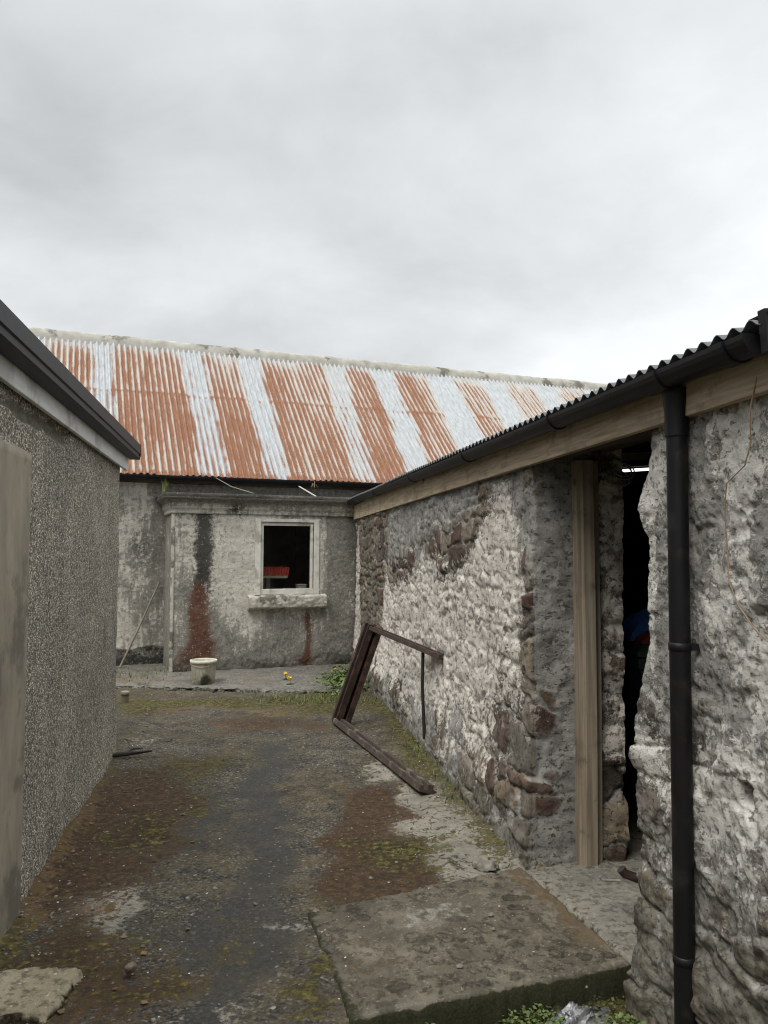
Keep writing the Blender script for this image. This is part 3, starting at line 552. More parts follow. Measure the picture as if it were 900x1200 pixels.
pts.prof(a0, a1, [(-.02, -1.15), (.10, -1.15), (.10, 1.1), (-.02, 1.1)]); pts.build('inner_wall', MT['plaster'], ob)
def corrug(name, mat, parent, origin, du, dv, Lu, Lv, pitch, amp, attf=None, nr=10, edge=0.0, start=0, seg=8, sagseed=0):
    n = int(Lu / pitch * seg); u = np.linspace(0, Lu, n); v = np.linspace(0, Lv, nr); U, V = np.meshgrid(u, v)
    du, dv = np.array(du, float), np.array(dv, float); nn = np.cross(du, dv); nn /= np.linalg.norm(nn)
    V2 = V + np.where(V == 0, edge * (fbm(U * 3, U * 0, 77) - .5), 0)
    h = amp * np.cos(2 * np.pi * U / pitch) + .012 * (fbm(U * .9, V * .8, 70 + sagseed) - .5)
    Pp = np.array(origin)[None, None] + U[..., None] * du + V2[..., None] * dv + h[..., None] * nn
    return gridmesh(name, Pp, attf(U, V, h / amp) if attf else {}, mat, parent), nn
rp = math.tan(R(5)); rdv = np.array([inn[0], inn[1], rp]); rdv /= np.linalg.norm(rdv)
o_ = P3(2.06, .132, 2.150)
rf, _ = corrug('roof', MT['iron'], ob, o_, (wdir[0], wdir[1], .0122), rdv, 8.95, 3.95, .076, .0105, None, 8)
m_ = rf.modifiers.new('thick', 'SOLIDIFY'); m_.thickness = .003
f_ = MB(); f_.prof(P3(2.13, .026, 2.1), P3(10.93, .026, 2.1), [(-.016, -.108), (.016, -.108), (.016, .085), (-.016, .085)]); f_.build('fascia_board', MT['wood'], ob, .003)
b_ = MB(); b_.prof(P3(2.7, -.10, 2.10), P3(4.35, -.10, 2.10), [(-.06, -.075), (.06, -.075), (.06, .06), (-.06, .06)]); b_.prof(P3(2.7, -.36, 2.15), P3(4.35, -.36, 2.15), [(-.06, -.075), (.06, -.075), (.06, .06), (-.06, .06)]); b_.build('lintel', MT['dwood'], ob, .004)
for y in np.arange(2.2, 10.8, .75):
    q = MB(); a, b = np.array(P3(y, -.46, 2.215)), np.array(P3(y, -back + .1, 2.215 + (back - .56) * rp)); q.beam(a, b, .05, .1); q.build('rafter', MT['dwood'], ob)
# gutter, slightly falling to the downpipe
gz = lambda y: 2.134 + .0125 * (y - 2.5)
arc = [(.052 * math.cos(t), .052 * math.sin(t)) for t in np.linspace(math.pi, 2 * math.pi, 13)]; arc_in = [(x * .93, y * .93) for x, y in arc[::-1]]
g_ = MB(); go = .098
g_.prof(P3(2.105, go, gz(2.105)), P3(11.0, go, gz(11.0)), arc + arc_in, smooth=False)
gut = g_.build('gutter', MT['gut'], ob)
for y in (2.22, 2.62, 3.52, 4.95, 6.62, 8.55, 10.3):
    q = MB(); w = .03 if y < 2.5 else (.06 if y < 3 else .028)
    q.prof(P3(y - w, go, gz(y)), P3(y + w, go, gz(y)), [(x * 1.12, z * 1.12) for x, z in arc] + [(x * 1.0, z * 1.0) for x, z in arc[::-1]])
    c = face(y, go - .085); q.box((c[0], c[1], gz(y) - .025), (.05, .024, .03), Matrix.Rotation(math.atan2(wdir[1], wdir[0]) - math.pi / 2, 3, 'Z'))
    q.build('gutter_bracket', MT['gut'], gut)
q = MB(); q.prof(P3(2.097, go, gz(2.1)), P3(2.105, go, gz(2.1)), [(.057 * math.cos(t), .057 * math.sin(t)) for t in np.linspace(math.pi, 2 * math.pi, 13)]); q.build('stop_end', MT['gut'], gut)
q = MB(); a, b = Vector(P3(2.055, .125, 2.122)), Vector(P3(2.055, -back - .1, 2.122 + (back + .22) * rp)); q.beam(a, b, .03, .115); q.build('bargeboard', MT['gut'], ob, .003)
q = MB(); a, b = Vector(P3(2.075, .12, 2.168)), Vector(P3(2.075, -back - .1, 2.176 + (back + .22) * rp)); q.beam(a, b, .09, .006); q.build('verge_flashing', MT['gut'], ob)
px_, py_ = .955, 2.592
q = MB(); q.lathe([(.033, -.2), (.033, 1.99)], (px_, py_, 0), 20); q.lathe([(.037, 1.93), (.038, 2.01), (.042, 2.04), (.044, 2.085)], (px_, py_, 0), 20)
dp = q.build('downpipe', MT['pipe'], ob)
for z in (1.25, .27):
    q = MB(); q.lathe([(.033, z - .013), (.036, z - .011), (.036, z + .011), (.033, z + .013)], (px_, py_, 0), 20); q.box((px_ + .055, py_ - .012, z), (.055, .016, .022)); q.build('pipe_clip', MT['gut'], dp)
# door post
q = MB(); pc = face(YJ - .045, -.268); 
prof2 = [(-.062, -.02), (-.042, -.024), (-.036, -.044), (.022, -.044), (.026, -.014), (.062, -.010), (.062, .04), (-.062, .04)]
def post_pt(p, z, lean): w = inn * p[0] + wdir * p[1]; return (pc[0] + w[0] + lean * inn[0], pc[1] + w[1], z)
n = len(prof2); zs = np.linspace(-.01, 2.02, 9)
vs = [post_pt(p, z, .004 * math.sin(z * 2.2)) for z in zs for p in prof2]
q.add(vs, [(i * n + (k + 1) % n, i * n + k, (i + 1) * n + k, (i + 1) * n + (k + 1) % n) for i in range(len(zs) - 1) for k in range(n)] + [tuple(range(n)), tuple(range((len(zs) - 1) * n, len(zs) * n))[::-1]])
q.build('door_post', MT['post'], ob, .002)

# ================================================================== LEFT PEBBLEDASHED BUILDING
lb = thing('pebbledash_building', 'brown pebbledashed building with smooth rendered strip and anthracite gutter', 'building', (LA + LB * 3, 3, 0))
ld = np.array([LB, 1.]) / math.hypot(LB, 1); lo_ = np.array([ld[1], -ld[0]])
def lf(y, off=0): return np.array([LA + LB * y, y]) + lo_ * off
def L3(y, off, z): p = lf(y, off); return (p[0], p[1], z)
YL = 6.19
xy, nr, s, seg = path_wall([tuple(lf(YL) - lo_ * 4), tuple(lf(YL)), tuple(lf(2.2)), tuple(lf(-2.5))], [.2, .02, .1], .03)
nr = nr * 1
v = np.linspace(-.06, 2.26, 112); S, V = np.meshgrid(s, v); XX = np.repeat(xy[None, :, 0], len(v), 0); YY = np.repeat(xy[None, :, 1], len(v), 0)
d = .018 * (fbm(S * 2, V * 2, 301) - .5) + .006 * (fbm(S * 14, V * 14, 302) - .5) + .035 * ss(.5, 0, V) * (fbm(S * 3, V * 3, 303))
# patch of fallen dash near the top where the coat has cracked away
bare = .9 * ss(.11, .03, np.abs(V - 2.16) + .12 * (fbm(S * 5, V * 5, 304) - .3)) * ss(4.9, 4.0, YY) + .55 * ss(.09, .03, V - .02 + .1 * (fbm(S * 6, V * 6, 305) - .5)) * 0
d -= .02 * ss(.45, .55, bare)
P = np.stack([XX + nr[None, :, 0] * d, YY + nr[None, :, 1] * d, V], -1)
gridmesh('wall', P, dict(bare=bare), MT['peb'], lb)
vb = np.linspace(-.05, 2.0, 70); ub = np.linspace(3.55, -2.5, 130); U, V = np.meshgrid(ub, vb)
e = .032 - .03 * ss(.03, 0, 3.55 - U) * 1 - .04 * ss(2.0 - .012, 2.0, V)
off = e + .006 * (fbm(U * 3, V * 3, 310) - .5) + .003 * (fbm(U * 25, V * 25, 311) - .5) + .012
U2 = U + .012 * (fbm(V * 3, V * 0, 312) - .5) * (U > 3.5)
P = np.stack([LA + LB * U2 + lo_[0] * off, U2 + lo_[1] * off, V], -1); gridmesh('smooth_strip', P, {}, MT['band'], lb)
q = MB(); q.prof(L3(-2.5, .034, 2.325), L3(YL + .07, .034, 2.232), [(-.012, -.05), (.012, -.05), (.012, .07), (-.012, .07)]); q.build('fascia_board', MT['fasc'], lb, .003)
q = MB(); q.prof(L3(-2.5, .085, 2.388), L3(YL + .10, .085, 2.325), [(-.034, -.048), (.035, -.048), (.043, -.04), (.043, -.012), (.052, -.006), (.052, .066), (.047, .066), (.040, .0), (.036, -.04), (-.030, -.04), (-.030, .066), (-.034, .066)])
lg = q.build('gutter', MT['gut2'], lb)
q = MB(); q.prof(L3(YL + .10, .085, 2.325), L3(YL + .106, .085, 2.325), [(-.036, -.05), (.045, -.05), (.054, -.006), (.054, .068), (-.036, .068)]); q.build('stop_end', MT['gut2'], lg)
q = MB(); a, b = L3(-2.5, .07, 2.365), L3(YL + .05, .07, 2.365); c, d_ = L3(YL + .05, -2.2, 3.7), L3(-2.5, -2.2, 3.7); e_, f__ = L3(YL + .05, -4.4, 2.37), L3(-2.5, -4.4, 2.37)
q.add([a, b, c, d_, e_, f__], [(0, 1, 2, 3), (3, 2, 4, 5)]); o = q.build('roof', MT['slate'], lb); o.modifiers.new('thick', 'SOLIDIFY').thickness = .03
q = MB(); q.prof(L3(-2.5, -4.1, 1.1), L3(YL, -4.1, 1.1), [(-.1, -1.15), (.1, -1.15), (.1, 1.25), (-.1, 1.25)]); q.build('rear_wall', MT['peb'], lb)
q = MB(); q.add([L3(YL, 0, 2.2), L3(YL, -4.05, 2.2), L3(YL, -2.2, 3.62)], [(0, 1, 2)]); q.build('gable', MT['peb'], lb); q = MB(); q.add([L3(-2.48, 0, 0), L3(-2.48, -4.05, 0), L3(-2.48, -4.05, 2.2), L3(-2.48, -2.2, 3.62), L3(-2.48, 0, 2.2)], [(0, 1, 2, 3, 4)]); q.build('gable', MT['peb'], lb)

# ================================================================== COTTAGE
AN = 1.1915; HX, HY = -2.6651, 10.0949
hd = np.array([math.sin(AN), math.cos(AN)]); hn = np.array([-math.cos(AN), math.sin(AN)])   # along front (right), into the house
PD = .845; EZ = 2.575; RDP = 2.548; RZ = 5.06
def H3(t, b, z): p = np.array([HX, HY]) + hd * t + hn * b; return (p[0], p[1], z)
cot = thing('cottage', 'old cottage with rusty corrugated roof and grimy porch front behind the yard', 'cottage', H3(2, 0, 0))
def frontwall(name, ts, zs, b, seed, masks, parent, hole=None, mat='rend', amp=1.):
    T, V = np.meshgrid(ts, zs)
    d = amp * (.022 * (fbm(T * 2, V * 2, seed) - .5) + .012 * (fbm(T * 9, V * 9, seed + 1) - .5) + .007 * (fbm(T * 32, V * 32, seed + 2) - .5))
    mk = masks(T, V); d = d + mk.pop('push', 0)
    P = np.stack([HX + hd[0] * T + hn[0] * (b - d), HY + hd[1] * T + hn[1] * (b - d), V], -1)
    keep = None
    if hole is not None:
        tc = (ts[:-1] + ts[1:]) / 2; zc = (zs[:-1] + zs[1:]) / 2; Tc, Zc = np.meshgrid(tc, zc)
        keep = ~((Tc > hole[0]) & (Tc < hole[1]) & (Zc > hole[2]) & (Zc < hole[3]))
    return gridmesh(name, P, mk, MT[mat], parent, keep)
WT0, WT1, WZ0, WZ1 = 1.105, 1.875, .985, 1.965
def m_porch(T, V):
    f = fbm(T * 2.2, V * 1.2, 401); f2 = fbm(T * 8, V * 8, 402); wob = .30 * (fbm(V * 2.2, T * 2.2, 403) - .5) + .16 * (fbm(V * 9, T * 9, 407) - .5)
    Tw = T + wob
    soot = (.9 * np.exp(-((T + .4 * wob - .38) / (.10 + .05 * ss(1.4, .9, V))) ** 2) + .2 * (f2 - .5)) * ss(.7, 1.3, V + .4 * (f - .5)) * .85 + .30 * np.exp(-((Tw - .36) / .2) ** 2) * ss(1.0, 1.7, V) + .45 * ss(.22, .0, V + .25 * (f - .5)) + .35 * ss(1.9, 2.08, V) * f2 + .35 * ss(2.2, 2.45, Tw)
    rust = (1.15 * np.exp(-((T + .35 * wob - .36) / (.13 + .08 * ss(.5, .1, V))) ** 2) + .4 * (f2 - .5)) * ss(1.35, .8, V + .4 * (f2 - .5)) * ss(-.1, .3, V) + .66 * np.exp(-((T + .25 * wob - 1.78) / .05) ** 2) * ss(.85, .7, V) * ss(.0, .2, V) + .5 * blob(Tw, V, 1.8, .12, .14, .1) + .35 * blob(Tw, V, .12, .2, .1, .2)
    gr = .26 + .8 * (f - .5) + .25 * (f2 - .5) + .17 * ss(1.95, 2.1, T) + .22 * ss(.9, .4, V) - .42 * blob(T, V, .72, 1.5, .2, .55) - .28 * blob(T, V, 1.0, 1.4, .12, .7) + .30 * blob(T, V, .88, 1.35, .07, .4) + .22 * blob(T, V, .12, 1.2, .12, .6) - .2 * blob(T, V, 1.5, 2.02, .5, .07) - .3 * blob(T, V, 1.0, .55, .3, .2) - .25 * blob(T, V, 1.93, 1.5, .06, .5) + .2 * blob(T, V, 2.2, 1.2, .2, .5)
    moss = .6 * ss(.10, .0, V + .15 * (f2 - .5)) + .3 * blob(T, V, 2.4, .2, .2, .3)
    push = -.03 * ss(.18, .0, V + .2 * (f2 - .5))
    return dict(soot=np.clip(soot, 0, 1), rust=np.clip(rust, 0, 1), grime=np.clip(gr, 0, 1), moss=moss, push=push)
ts = np.unique(np.concatenate([np.arange(0, 2.47, .0125), [WT0, WT1]])); zs = np.unique(np.concatenate([np.arange(-.03, 2.1, .0125), [WZ0, WZ1]]))
porch = frontwall('porch', ts, zs, 0, 410, m_porch, cot, (WT0, WT1, WZ0, WZ1)); porch['label'] = 'grimy rendered porch front with soot and rust streaks'
def m_main(T, V):
    f = fbm(T * 2.6, V * 2.2, 421); f2 = fbm(T * 8, V * 8, 422)
    gr = .12 + .7 * (f - .5) + .3 * (f2 - .5) + .30 * blob(T, V, -.3, 1.55, .35, .45) + .22 * blob(T, V, -.1, .9, .2, .4) + .4 * ss(.35, .05, V) + .5 * ss(2.28, 2.36, V) * (T > -.25)  # last term only makes the strip above the porch cornice darker
    return dict(soot=.35 * blob(T, V, -.28, 1.6, .25, .3) * f2 * 1.6 + .7 * ss(.3, .1, V + .2 * (f2 - .5)), rust=0 * T, grime=np.clip(gr, 0, 1), moss=.6 * ss(.2, .0, V + .2 * (f2 - .5)), push=-.035 * ss(.26, .2, V + .12 * (f2 - .5)))
ts2 = spaced((-4.2, -1, .2), (-1, .05, .0125), (.05, 2.7, .05), (2.7, 9.7, .3)); zs2 = spaced((-.03, 2.62, .0125))
frontwall('front_wall', ts2, zs2, PD, 430, m_main, cot, (.35, 2.4, -.1, 2.1))
# porch left return as a plain wall, coloured darker than the front, pale strip at the corner
T_ = np.linspace(0, PD, 45); Z_ = np.linspace(-.03, 2.1, 110); TT, VV = np.meshgrid(T_[::-1], Z_); dd = .012 * (fbm(TT * 6, VV * 6, 440) - .5)
Pp = np.stack([HX + hn[0] * TT - hd[0] * dd, HY + hn[1] * TT - hd[1] * dd, VV], -1)
fr = fbm(TT * 5, VV * 3, 441)
gridmesh('porch_side', Pp, dict(grime=.55 + .5 * (fr - .5), soot=.3 * ss(.3, 0, VV), rust=0 * TT, moss=.5 * ss(.12, 0, VV)), MT['rend'], cot)
q = MB(); q.prof(H3(.004, .012, -.02), H3(.004, .012, 2.03), [(-.022, -.02), (.022, -.02), (.022, .02), (-.022, .02)], up=(0, 1, 0)); q.build('corner_strip', MT['sill'], cot, .008)
q = MB(); q.prof(H3(PD * 0 + 2.465, .0, 1), H3(2.465, PD, 1), [(-.02, -1.03), (.02, -1.03), (.02, 1.07), (-.02, 1.07)]); q.build('porch_side', MT['plaster'], cot)
# cornice swept round the porch: (out, z)
cp = [(.0, 2.03), (.022, 2.035), (.024, 2.085), (.04, 2.10), (.045, 2.13), (.05, 2.135), (.055, 2.175), (.085, 2.20), (.12, 2.215), (.135, 2.225), (.138, 2.262), (.128, 2.285), (.06, 2.296), (-.05, 2.30)]
def dens(p, st):
    o = []
    for a, b in zip(p[:-1], p[1:]):
        k = max(1, int(math.hypot(b[0] - a[0], b[1] - a[1]) / st))
        o += [(a[0] + (b[0] - a[0]) * i / k, a[1] + (b[1] - a[1]) * i / k) for i in range(k)]
    return o + [p[-1]]
cp = dens(cp, .012); rows = []
tl = [('s', b) for b in np.linspace(PD, .12, 24)] + [('c', 0)] + [('f', t) for t in np.arange(.12, 2.49, .015)]
for k, (m0, w) in enumerate(tl):
    if m0 == 's': rows.append([np.array(H3(-o, w, z)) for o, z in cp])
    elif m0 == 'c': rows.append([np.array(H3(-o, -o, z)) for o, z in cp])
    else: rows.append([np.array(H3(w, -o, z)) for o, z in cp])
P = np.array(rows).transpose(1, 0, 2); S_ = np.arange(P.shape[1])[None] * .015 + 0 * P[..., 0]; V_ = np.arange(P.shape[0])[:, None] * .012 + 0 * P[..., 0]
nz_ = (fbm(S_ * 6, V_ * 14, 451) - .5) * .012 + (fbm(S_ * 25, V_ * 30, 452) - .5) * .008
P[..., 0] -= hn[0] * nz_; P[..., 1] -= hn[1] * nz_; P[..., 2] += nz_ * .6
zc = P[..., 2]
gridmesh('cornice', P, dict(grime=.22 + .45 * ss(2.12, 2.2, zc) + .5 * (fbm(S_ * 2, V_ * 5, 453) - .5), soot=.85 * ss(2.215, 2.25, zc) * (.45 + .7 * fbm(S_ * 3, V_ * 3, 454)) + .6 * blob(S_, zc, 1.05, 2.1, .14, .1), rust=0 * S_, moss=.75 * ss(2.27, 2.29, zc)), MT['rend'], cot, flip=False)
q = MB(); q.add([H3(-.06, -.05, 2.288), H3(2.47, -.05, 2.288), H3(2.47, PD, 2.31), H3(-.06, PD, 2.31)], [(0, 1, 2, 3)]); q.build('porch_roof', MT['slate'], cot)
# window
win = MB(); D = .05
def Hbox(mb, t0, t1, z0, z1, b0, b1): mb.add([H3(t, b, z) for z in (z0, z1) for t, b in ((t0, b0), (t1, b0), (t1, b1), (t0, b1))], [(3, 2, 1, 0), (4, 5, 6, 7), (0, 1, 5, 4), (1, 2, 6, 5), (2, 3, 7, 6), (3, 0, 4, 7)])
Hbox(win, WT0 - .055, WT0 + .02, WZ0 - .0, WZ1 + .02, -.018, .16); Hbox(win, WT1 - .02, WT1 + .05, WZ0 - .0, WZ1 + .02, -.016, .16); Hbox(win, WT0 + .021, WT1 - .021, WZ1 - .022, WZ1 + .02, -.012, .16)
w = win.build('window', MT['paint'], cot, .004)
fr_ = MB(); Hbox(fr_, WT0 + .021, WT0 + .062, WZ0 + .011, WZ1 - .023, .012, .07); Hbox(fr_, WT1 - .066, WT1 - .034, WZ0 + .05, WZ1 - .05, .004, .05); Hbox(fr_, WT0 + .063, WT1 - .022, WZ1 - .07, WZ1 - .028, .015, .07); Hbox(fr_, WT0 + .0, WT1 - .022, WZ0 + .0, WZ0 + .072, .006, .085)
fr_.build('sash', MT['paint'], w, .004)
gl = MB(); gl.add([H3(WT0 + .06, .04, WZ0 + .07), H3(WT1 - .05, .04, WZ0 + .07), H3(WT1 - .05, .04, WZ1 - .06), H3(WT0 + .06, .04, WZ1 - .06)], [(0, 1, 2, 3)]); gl.build('pane', MT['glass'], w)
u = np.linspace(.955, 2.01, 110); vv = dens([(-.01, .795), (.085, .80), (.105, .82), (.11, .88), (.10, .955), (.08, .968), (-.02, .985)], .012)
P = np.array([[H3(t, -o, z) for t in u] for o, z in vv]); Uu, Vi = np.meshgrid(u, np.arange(len(vv)) * .012)
nz_ = (fbm(Uu * 9, Vi * 14, 461) - .5) * .028 + (fbm(Uu * 40, Vi * 40, 462) - .5) * .012
P[..., 0] -= hn[0] * nz_; P[..., 1] -= hn[1] * nz_; P[..., 2] += nz_ * .8
gridmesh('sill', P, {}, MT['sill'], w)
q = MB(); Hbox(q, .958, 2.007, .81, .95, -.08, .02); q.build('sill', MT['sill'], w)
# corrugated roof (front slope), rear slope, ridge
PITCH = .086; T0 = -4.3; sl = np.array([hn[0] * (RDP + .16), hn[1] * (RDP + .16), RZ - EZ]); SL = np.linalg.norm(sl); sl /= SL
def roofatt(U, V, h):
    t = U + T0; r = V / SL; te = t + .28 * (1 - r) * np.clip((t - 1) / 2, 0, 1)
    st = np.zeros_like(t)
    for a_, b_, k in ((-1.95, -1.62, 1), (-.93, -.66, 1.), (.46, .82, 1.05), (1.42, 1.78, 1.05), (2.98, 3.34, .8), (3.9, 4.3, 1.1), (5.0, 5.55, 1.15), (6.15, 6.62, 1.1), (7.35, 7.85, 1.1), (8.6, 9.4, 1.1)):
        wob = .10 * (fbm(r * 4, t * 0 + a_, 501) - .5) + .16 * (fbm(r * 9, t * 14, 507) - .5)
        st = np.maximum(st, k * ss(a_ - .09, a_ + .07, te + wob) * ss(b_ + .09, b_ - .07, te + wob))
    ru = .60 + .55 * (fbm(t * 1.6, r * 1.4, 502) - .5) - .27 * h                       # rust holds in the troughs
    ru -= .45 * ss(.84, 1.0, r + .16 * (fbm(t * 5, r * 0, 503) - .5)) + .13 * ss(3.5, 7.5, t) - .16 * np.exp(-((r - .3) / .3) ** 2) * (t < 4)
    ru += .30 * (fbm(np.floor(U / PITCH + .5) * 3.7, r * 2.2, 504) - .5) + .35 * ss(.035, .0, r) + .25 * np.exp(-((r - .56) / .006) ** 2) - .15 * np.exp(-((r - .585) / .012) ** 2)
    ru -= .60 * st * (1 - .3 * ss(.3, .0, r) * fbm(t * 8, r * 4, 505))
    return dict(rust=ru, sheet=np.clip(1 - st, 0, 1) * ss(1.02, .82, r), suv=np.stack([U, V, 0 * U], -1))
oe = H3(T0, PD - .16, EZ)
roof, rn = corrug('roof', MT['roof'], cot, oe, (hd[0], hd[1], 0), sl, 14.0, SL, PITCH, .017, roofatt, 60, .05, 0, 8, 3)
q = MB(); q.add([H3(T0, PD + RDP, RZ), H3(T0 + 14, PD + RDP, RZ), H3(T0 + 14, PD + 2 * RDP + .1, EZ), H3(T0, PD + 2 * RDP + .1, EZ)], [(0, 1, 2, 3)]); q.build('rear_roof', MT['roof'], cot)
u = np.linspace(0, 14, 420); ar = [(.17, -.19), (.165, -.15), (.14, -.075), (.11, -.02), (.07, .02), (.0, .035), (-.07, .02), (-.15, -.05), (-.18, -.15)]
P = np.array([[H3(T0 + t, PD + RDP - o, RZ + z + .012) for t in u] for o, z in ar]); Uu, Vi = np.meshgrid(u, np.arange(len(ar)) * .06)
nz_ = (fbm(Uu * 1.2, Vi * 0, 471) - .5) * .03 + (fbm(Uu * 14, Vi * 14, 472) - .5) * .010; tile = np.abs(((Uu + .1 * np.floor(Uu / .46) * 0) / .46) % 1 - .5); nz_ -= .014 * ss(.475, .5, tile)
P[..., 2] += nz_; P[..., 0] -= hn[0] * nz_ * .5; P[..., 1] -= hn[1] * nz_ * .5
gridmesh('ridge_capping', P, {}, MT['ridge'], roof)
q = MB(); arc2 = [(.055 * math.cos(t), .055 * math.sin(t)) for t in np.linspace(math.pi, 2 * math.pi, 11)]
q.prof(H3(T0, PD - .21, EZ - .012), H3(T0 + 14, PD - .21, EZ - .005), arc2 + [(x * .9, z * .9) for x, z in arc2[::-1]]); q.build('gutter', MT['gut2'], cot)
q = MB(); q.prof(H3(T0, PD - .035, EZ - .01), H3(T0 + 14, PD - .035, EZ - .01), [(-.015, -.09), (.015, -.09), (.015, .06), (-.015, .06)]); q.build('fascia_board', MT['dwood'], cot)
for te in (-4.2, 9.6):
    q = MB(); q.add([H3(te, PD, -.03), H3(te, PD + 2 * RDP, -.03), H3(te, PD + 2 * RDP, EZ), H3(te, PD + RDP, RZ - .05), H3(te, PD, EZ)], [(0, 1, 2, 3, 4)]); q.build('gable', MT['plaster'], cot)
q = MB(); q.add([H3(-4.2, PD + 2 * RDP, -.03), H3(9.6, PD + 2 * RDP, -.03), H3(9.6, PD + 2 * RDP, EZ), H3(-4.2, PD + 2 * RDP, EZ)], [(0, 1, 2, 3)]); q.build('rear_wall', MT['plaster'], cot)
q = MB()
for t in np.arange(.7, 2.4, .55): q.beam(H3(t, PD + 2.0, 1.2), H3(t, PD + 2.0, 2.4), .08, .03, (hn[0], hn[1], 0))
q.build('inner_partition', MT['dwood'], cot)

# things inside the porch window
bench = thing('worktop', 'dim wooden worktop just inside the cottage window', 'worktop', H3(1.5, .45, .03))
q = MB(); Hbox(q, 1.0, 2.25, .90, .935, .2, .75); q.build('tabletop', MT['dwood'], bench)
for t, b in ((1.04, .24), (2.21, .24), (1.04, .71), (2.21, .71)):
    q = MB(); Hbox(q, t - .025, t + .025, .03, .9, b - .025, b + .025); q.build('leg', MT['dwood'], bench)
stand = thing('stand', 'small wooden stand with red ribbed top behind the window pane', 'stand', H3(1.42, .45, .935))
q = MB(); n = 22; vs = []
for k in range(n + 1):
    t = 1.18 + .40 * k / n; r_ = .0 if k % 2 else .012
    vs += [H3(t, .30 - r_, 1.225), H3(t + .015, .30 - r_, 1.335), H3(t + .015, .58, 1.345), H3(t, .58, 1.225)]
q.add(vs, [(4 * k + j, 4 * k + 4 + j, 4 * k + 4 + (j + 1) % 4, 4 * k + (j + 1) % 4) for k in range(n) for j in range(4)] + [(0, 1, 2, 3), (4 * n + 3, 4 * n + 2, 4 * n + 1, 4 * n)]); q.build('ribbed_top', MT['redp'], stand)
q = MB(); Hbox(q, 1.17, 1.57, 1.19, 1.224, .29, .60); q.build('rim', MT['pwood'], stand)
q = MB(); Hbox(q, 1.31, 1.36, .96, 1.19, .42, .47); q.build('leg', MT['pwood'], stand); q = MB(); Hbox(q, 1.2, 1.47, .936, .96, .34, .56); q.build('base', MT['pwood'], stand)
q = MB(); Hbox(q, 1.72, 1.84, .936, 1.10, .30, .42); Hbox(q, 1.715, 1.845, 1.085, 1.104, .295, .425); tag(q.build('box', MT['card'], None, .004), 'pale square box in the lower right of the window', 'box')
q = MB(); c = H3(1.58, .36, .936); q.lathe([(.0, .0), (.05, .0), (.07, .1), (.072, .115), (.066, .115), (.05, .012), (0, .012)], c, 18); tag(q.build('bowl', MT['card']), 'small pale bowl low down in the middle of the window', 'bowl')

# ================================================================== LOOSE THINGS
# broken steel frame leaning on the wall
fr = thing('steel_frame', 'broken rusty brown steel door frame leaning against the whitewashed wall', 'steel frame', (-.39, 7.3, 0))
a, b = Vector((-.394, 7.30, .015)), Vector((.294, 5.166, .03)); c, d = Vector((-.098, 7.20, .885)), Vector((.45, 5.93, .79))
U_ = [(-.055, -.045), (.055, -.045), (.055, .0), (.03, .0), (.03, -.022), (.006, -.022), (.006, .012), (-.03, .012), (-.03, -.02), (-.055, -.02)]
leanv = (c - a).normalized()
q = MB(); q.prof(a + Vector((0, 0, .03)), b + Vector((0, 0, .03)), [(x * 1.1, z * 1.0) for x, z in U_], up=(leanv.x, leanv.y, leanv.z)); q.build('bottom_rail', MT['frame2'], fr, .003)
q = MB(); nrm = (b - a).normalized(); q.prof(a - leanv * .0, c + leanv * .02, [(-.085, -.055), (-.035, -.055), (-.035, .02), (-.008, .02), (-.008, -.04), (.05, -.04), (.05, -.01), (.075, -.01), (.075, .035), (-.085, .035)], up=(-nrm.x, -nrm.y, -nrm.z)); q.build('side_post', MT['frame'], fr, .003)
q = MB(); q.prof(c + (d - c).normalized() * -.03, d, [(x * .8, z * .8) for x, z in U_], up=(leanv.x, leanv.y, leanv.z)); q.build('top_rail', MT['frame'], fr, .003)
e0 = c + (d - c) * .74
q = MB(); q.tube([e0, e0 + Vector((-.005, -.01, -.3)), e0 + Vector((.01, -.035, -.70))], .013, 8); q.build('hanging_rod', MT['black'], fr)
# bucket
bk = thing('bucket', 'stained cream plastic bucket standing on the apron under the porch', 'bucket', (-2.09, 9.36, .028))
bk.scale = (.92, .92, .92)
q = MB(); q.lathe([(0, .0), (.138, .0), (.143, .006), (.156, .275), (.158, .285), (.150, .285), (.136, .015), (0, .015)], (0, 0, 0), 32); q.build('body', MT['buck'], bk, loc=(0, 0, 0))
q = MB(); q.lathe([(.157, .25), (.168, .252), (.170, .288), (.150, .292), (.149, .27)], (0, 0, 0), 32); q.build('rim', MT['rim'], bk, loc=(0, 0, 0))
q = MB(); q.tube([(.165 * math.cos(t), .165 * math.sin(t), .262 - .05 * math.sin((t - 3.3) / 2.7 * math.pi)) for t in np.linspace(3.3, 6.0, 14)], .004, 6); q.build('handle', MT['wire'], bk, loc=(0, 0, 0))
# stick leaning in the corner
q = MB(); p0, p1 = Vector((-3.44, 10.52, .035)), Vector(H3(-.075, PD - .045, 1.13)); q.tube([p0, p0.lerp(p1, .5) + Vector((.008, -.012, -.01)), p1], [.014, .013, .012], 8); tag(q.build('stick', MT['stick']), 'thin wooden stick leaning on the white wall left of the porch', 'stick')
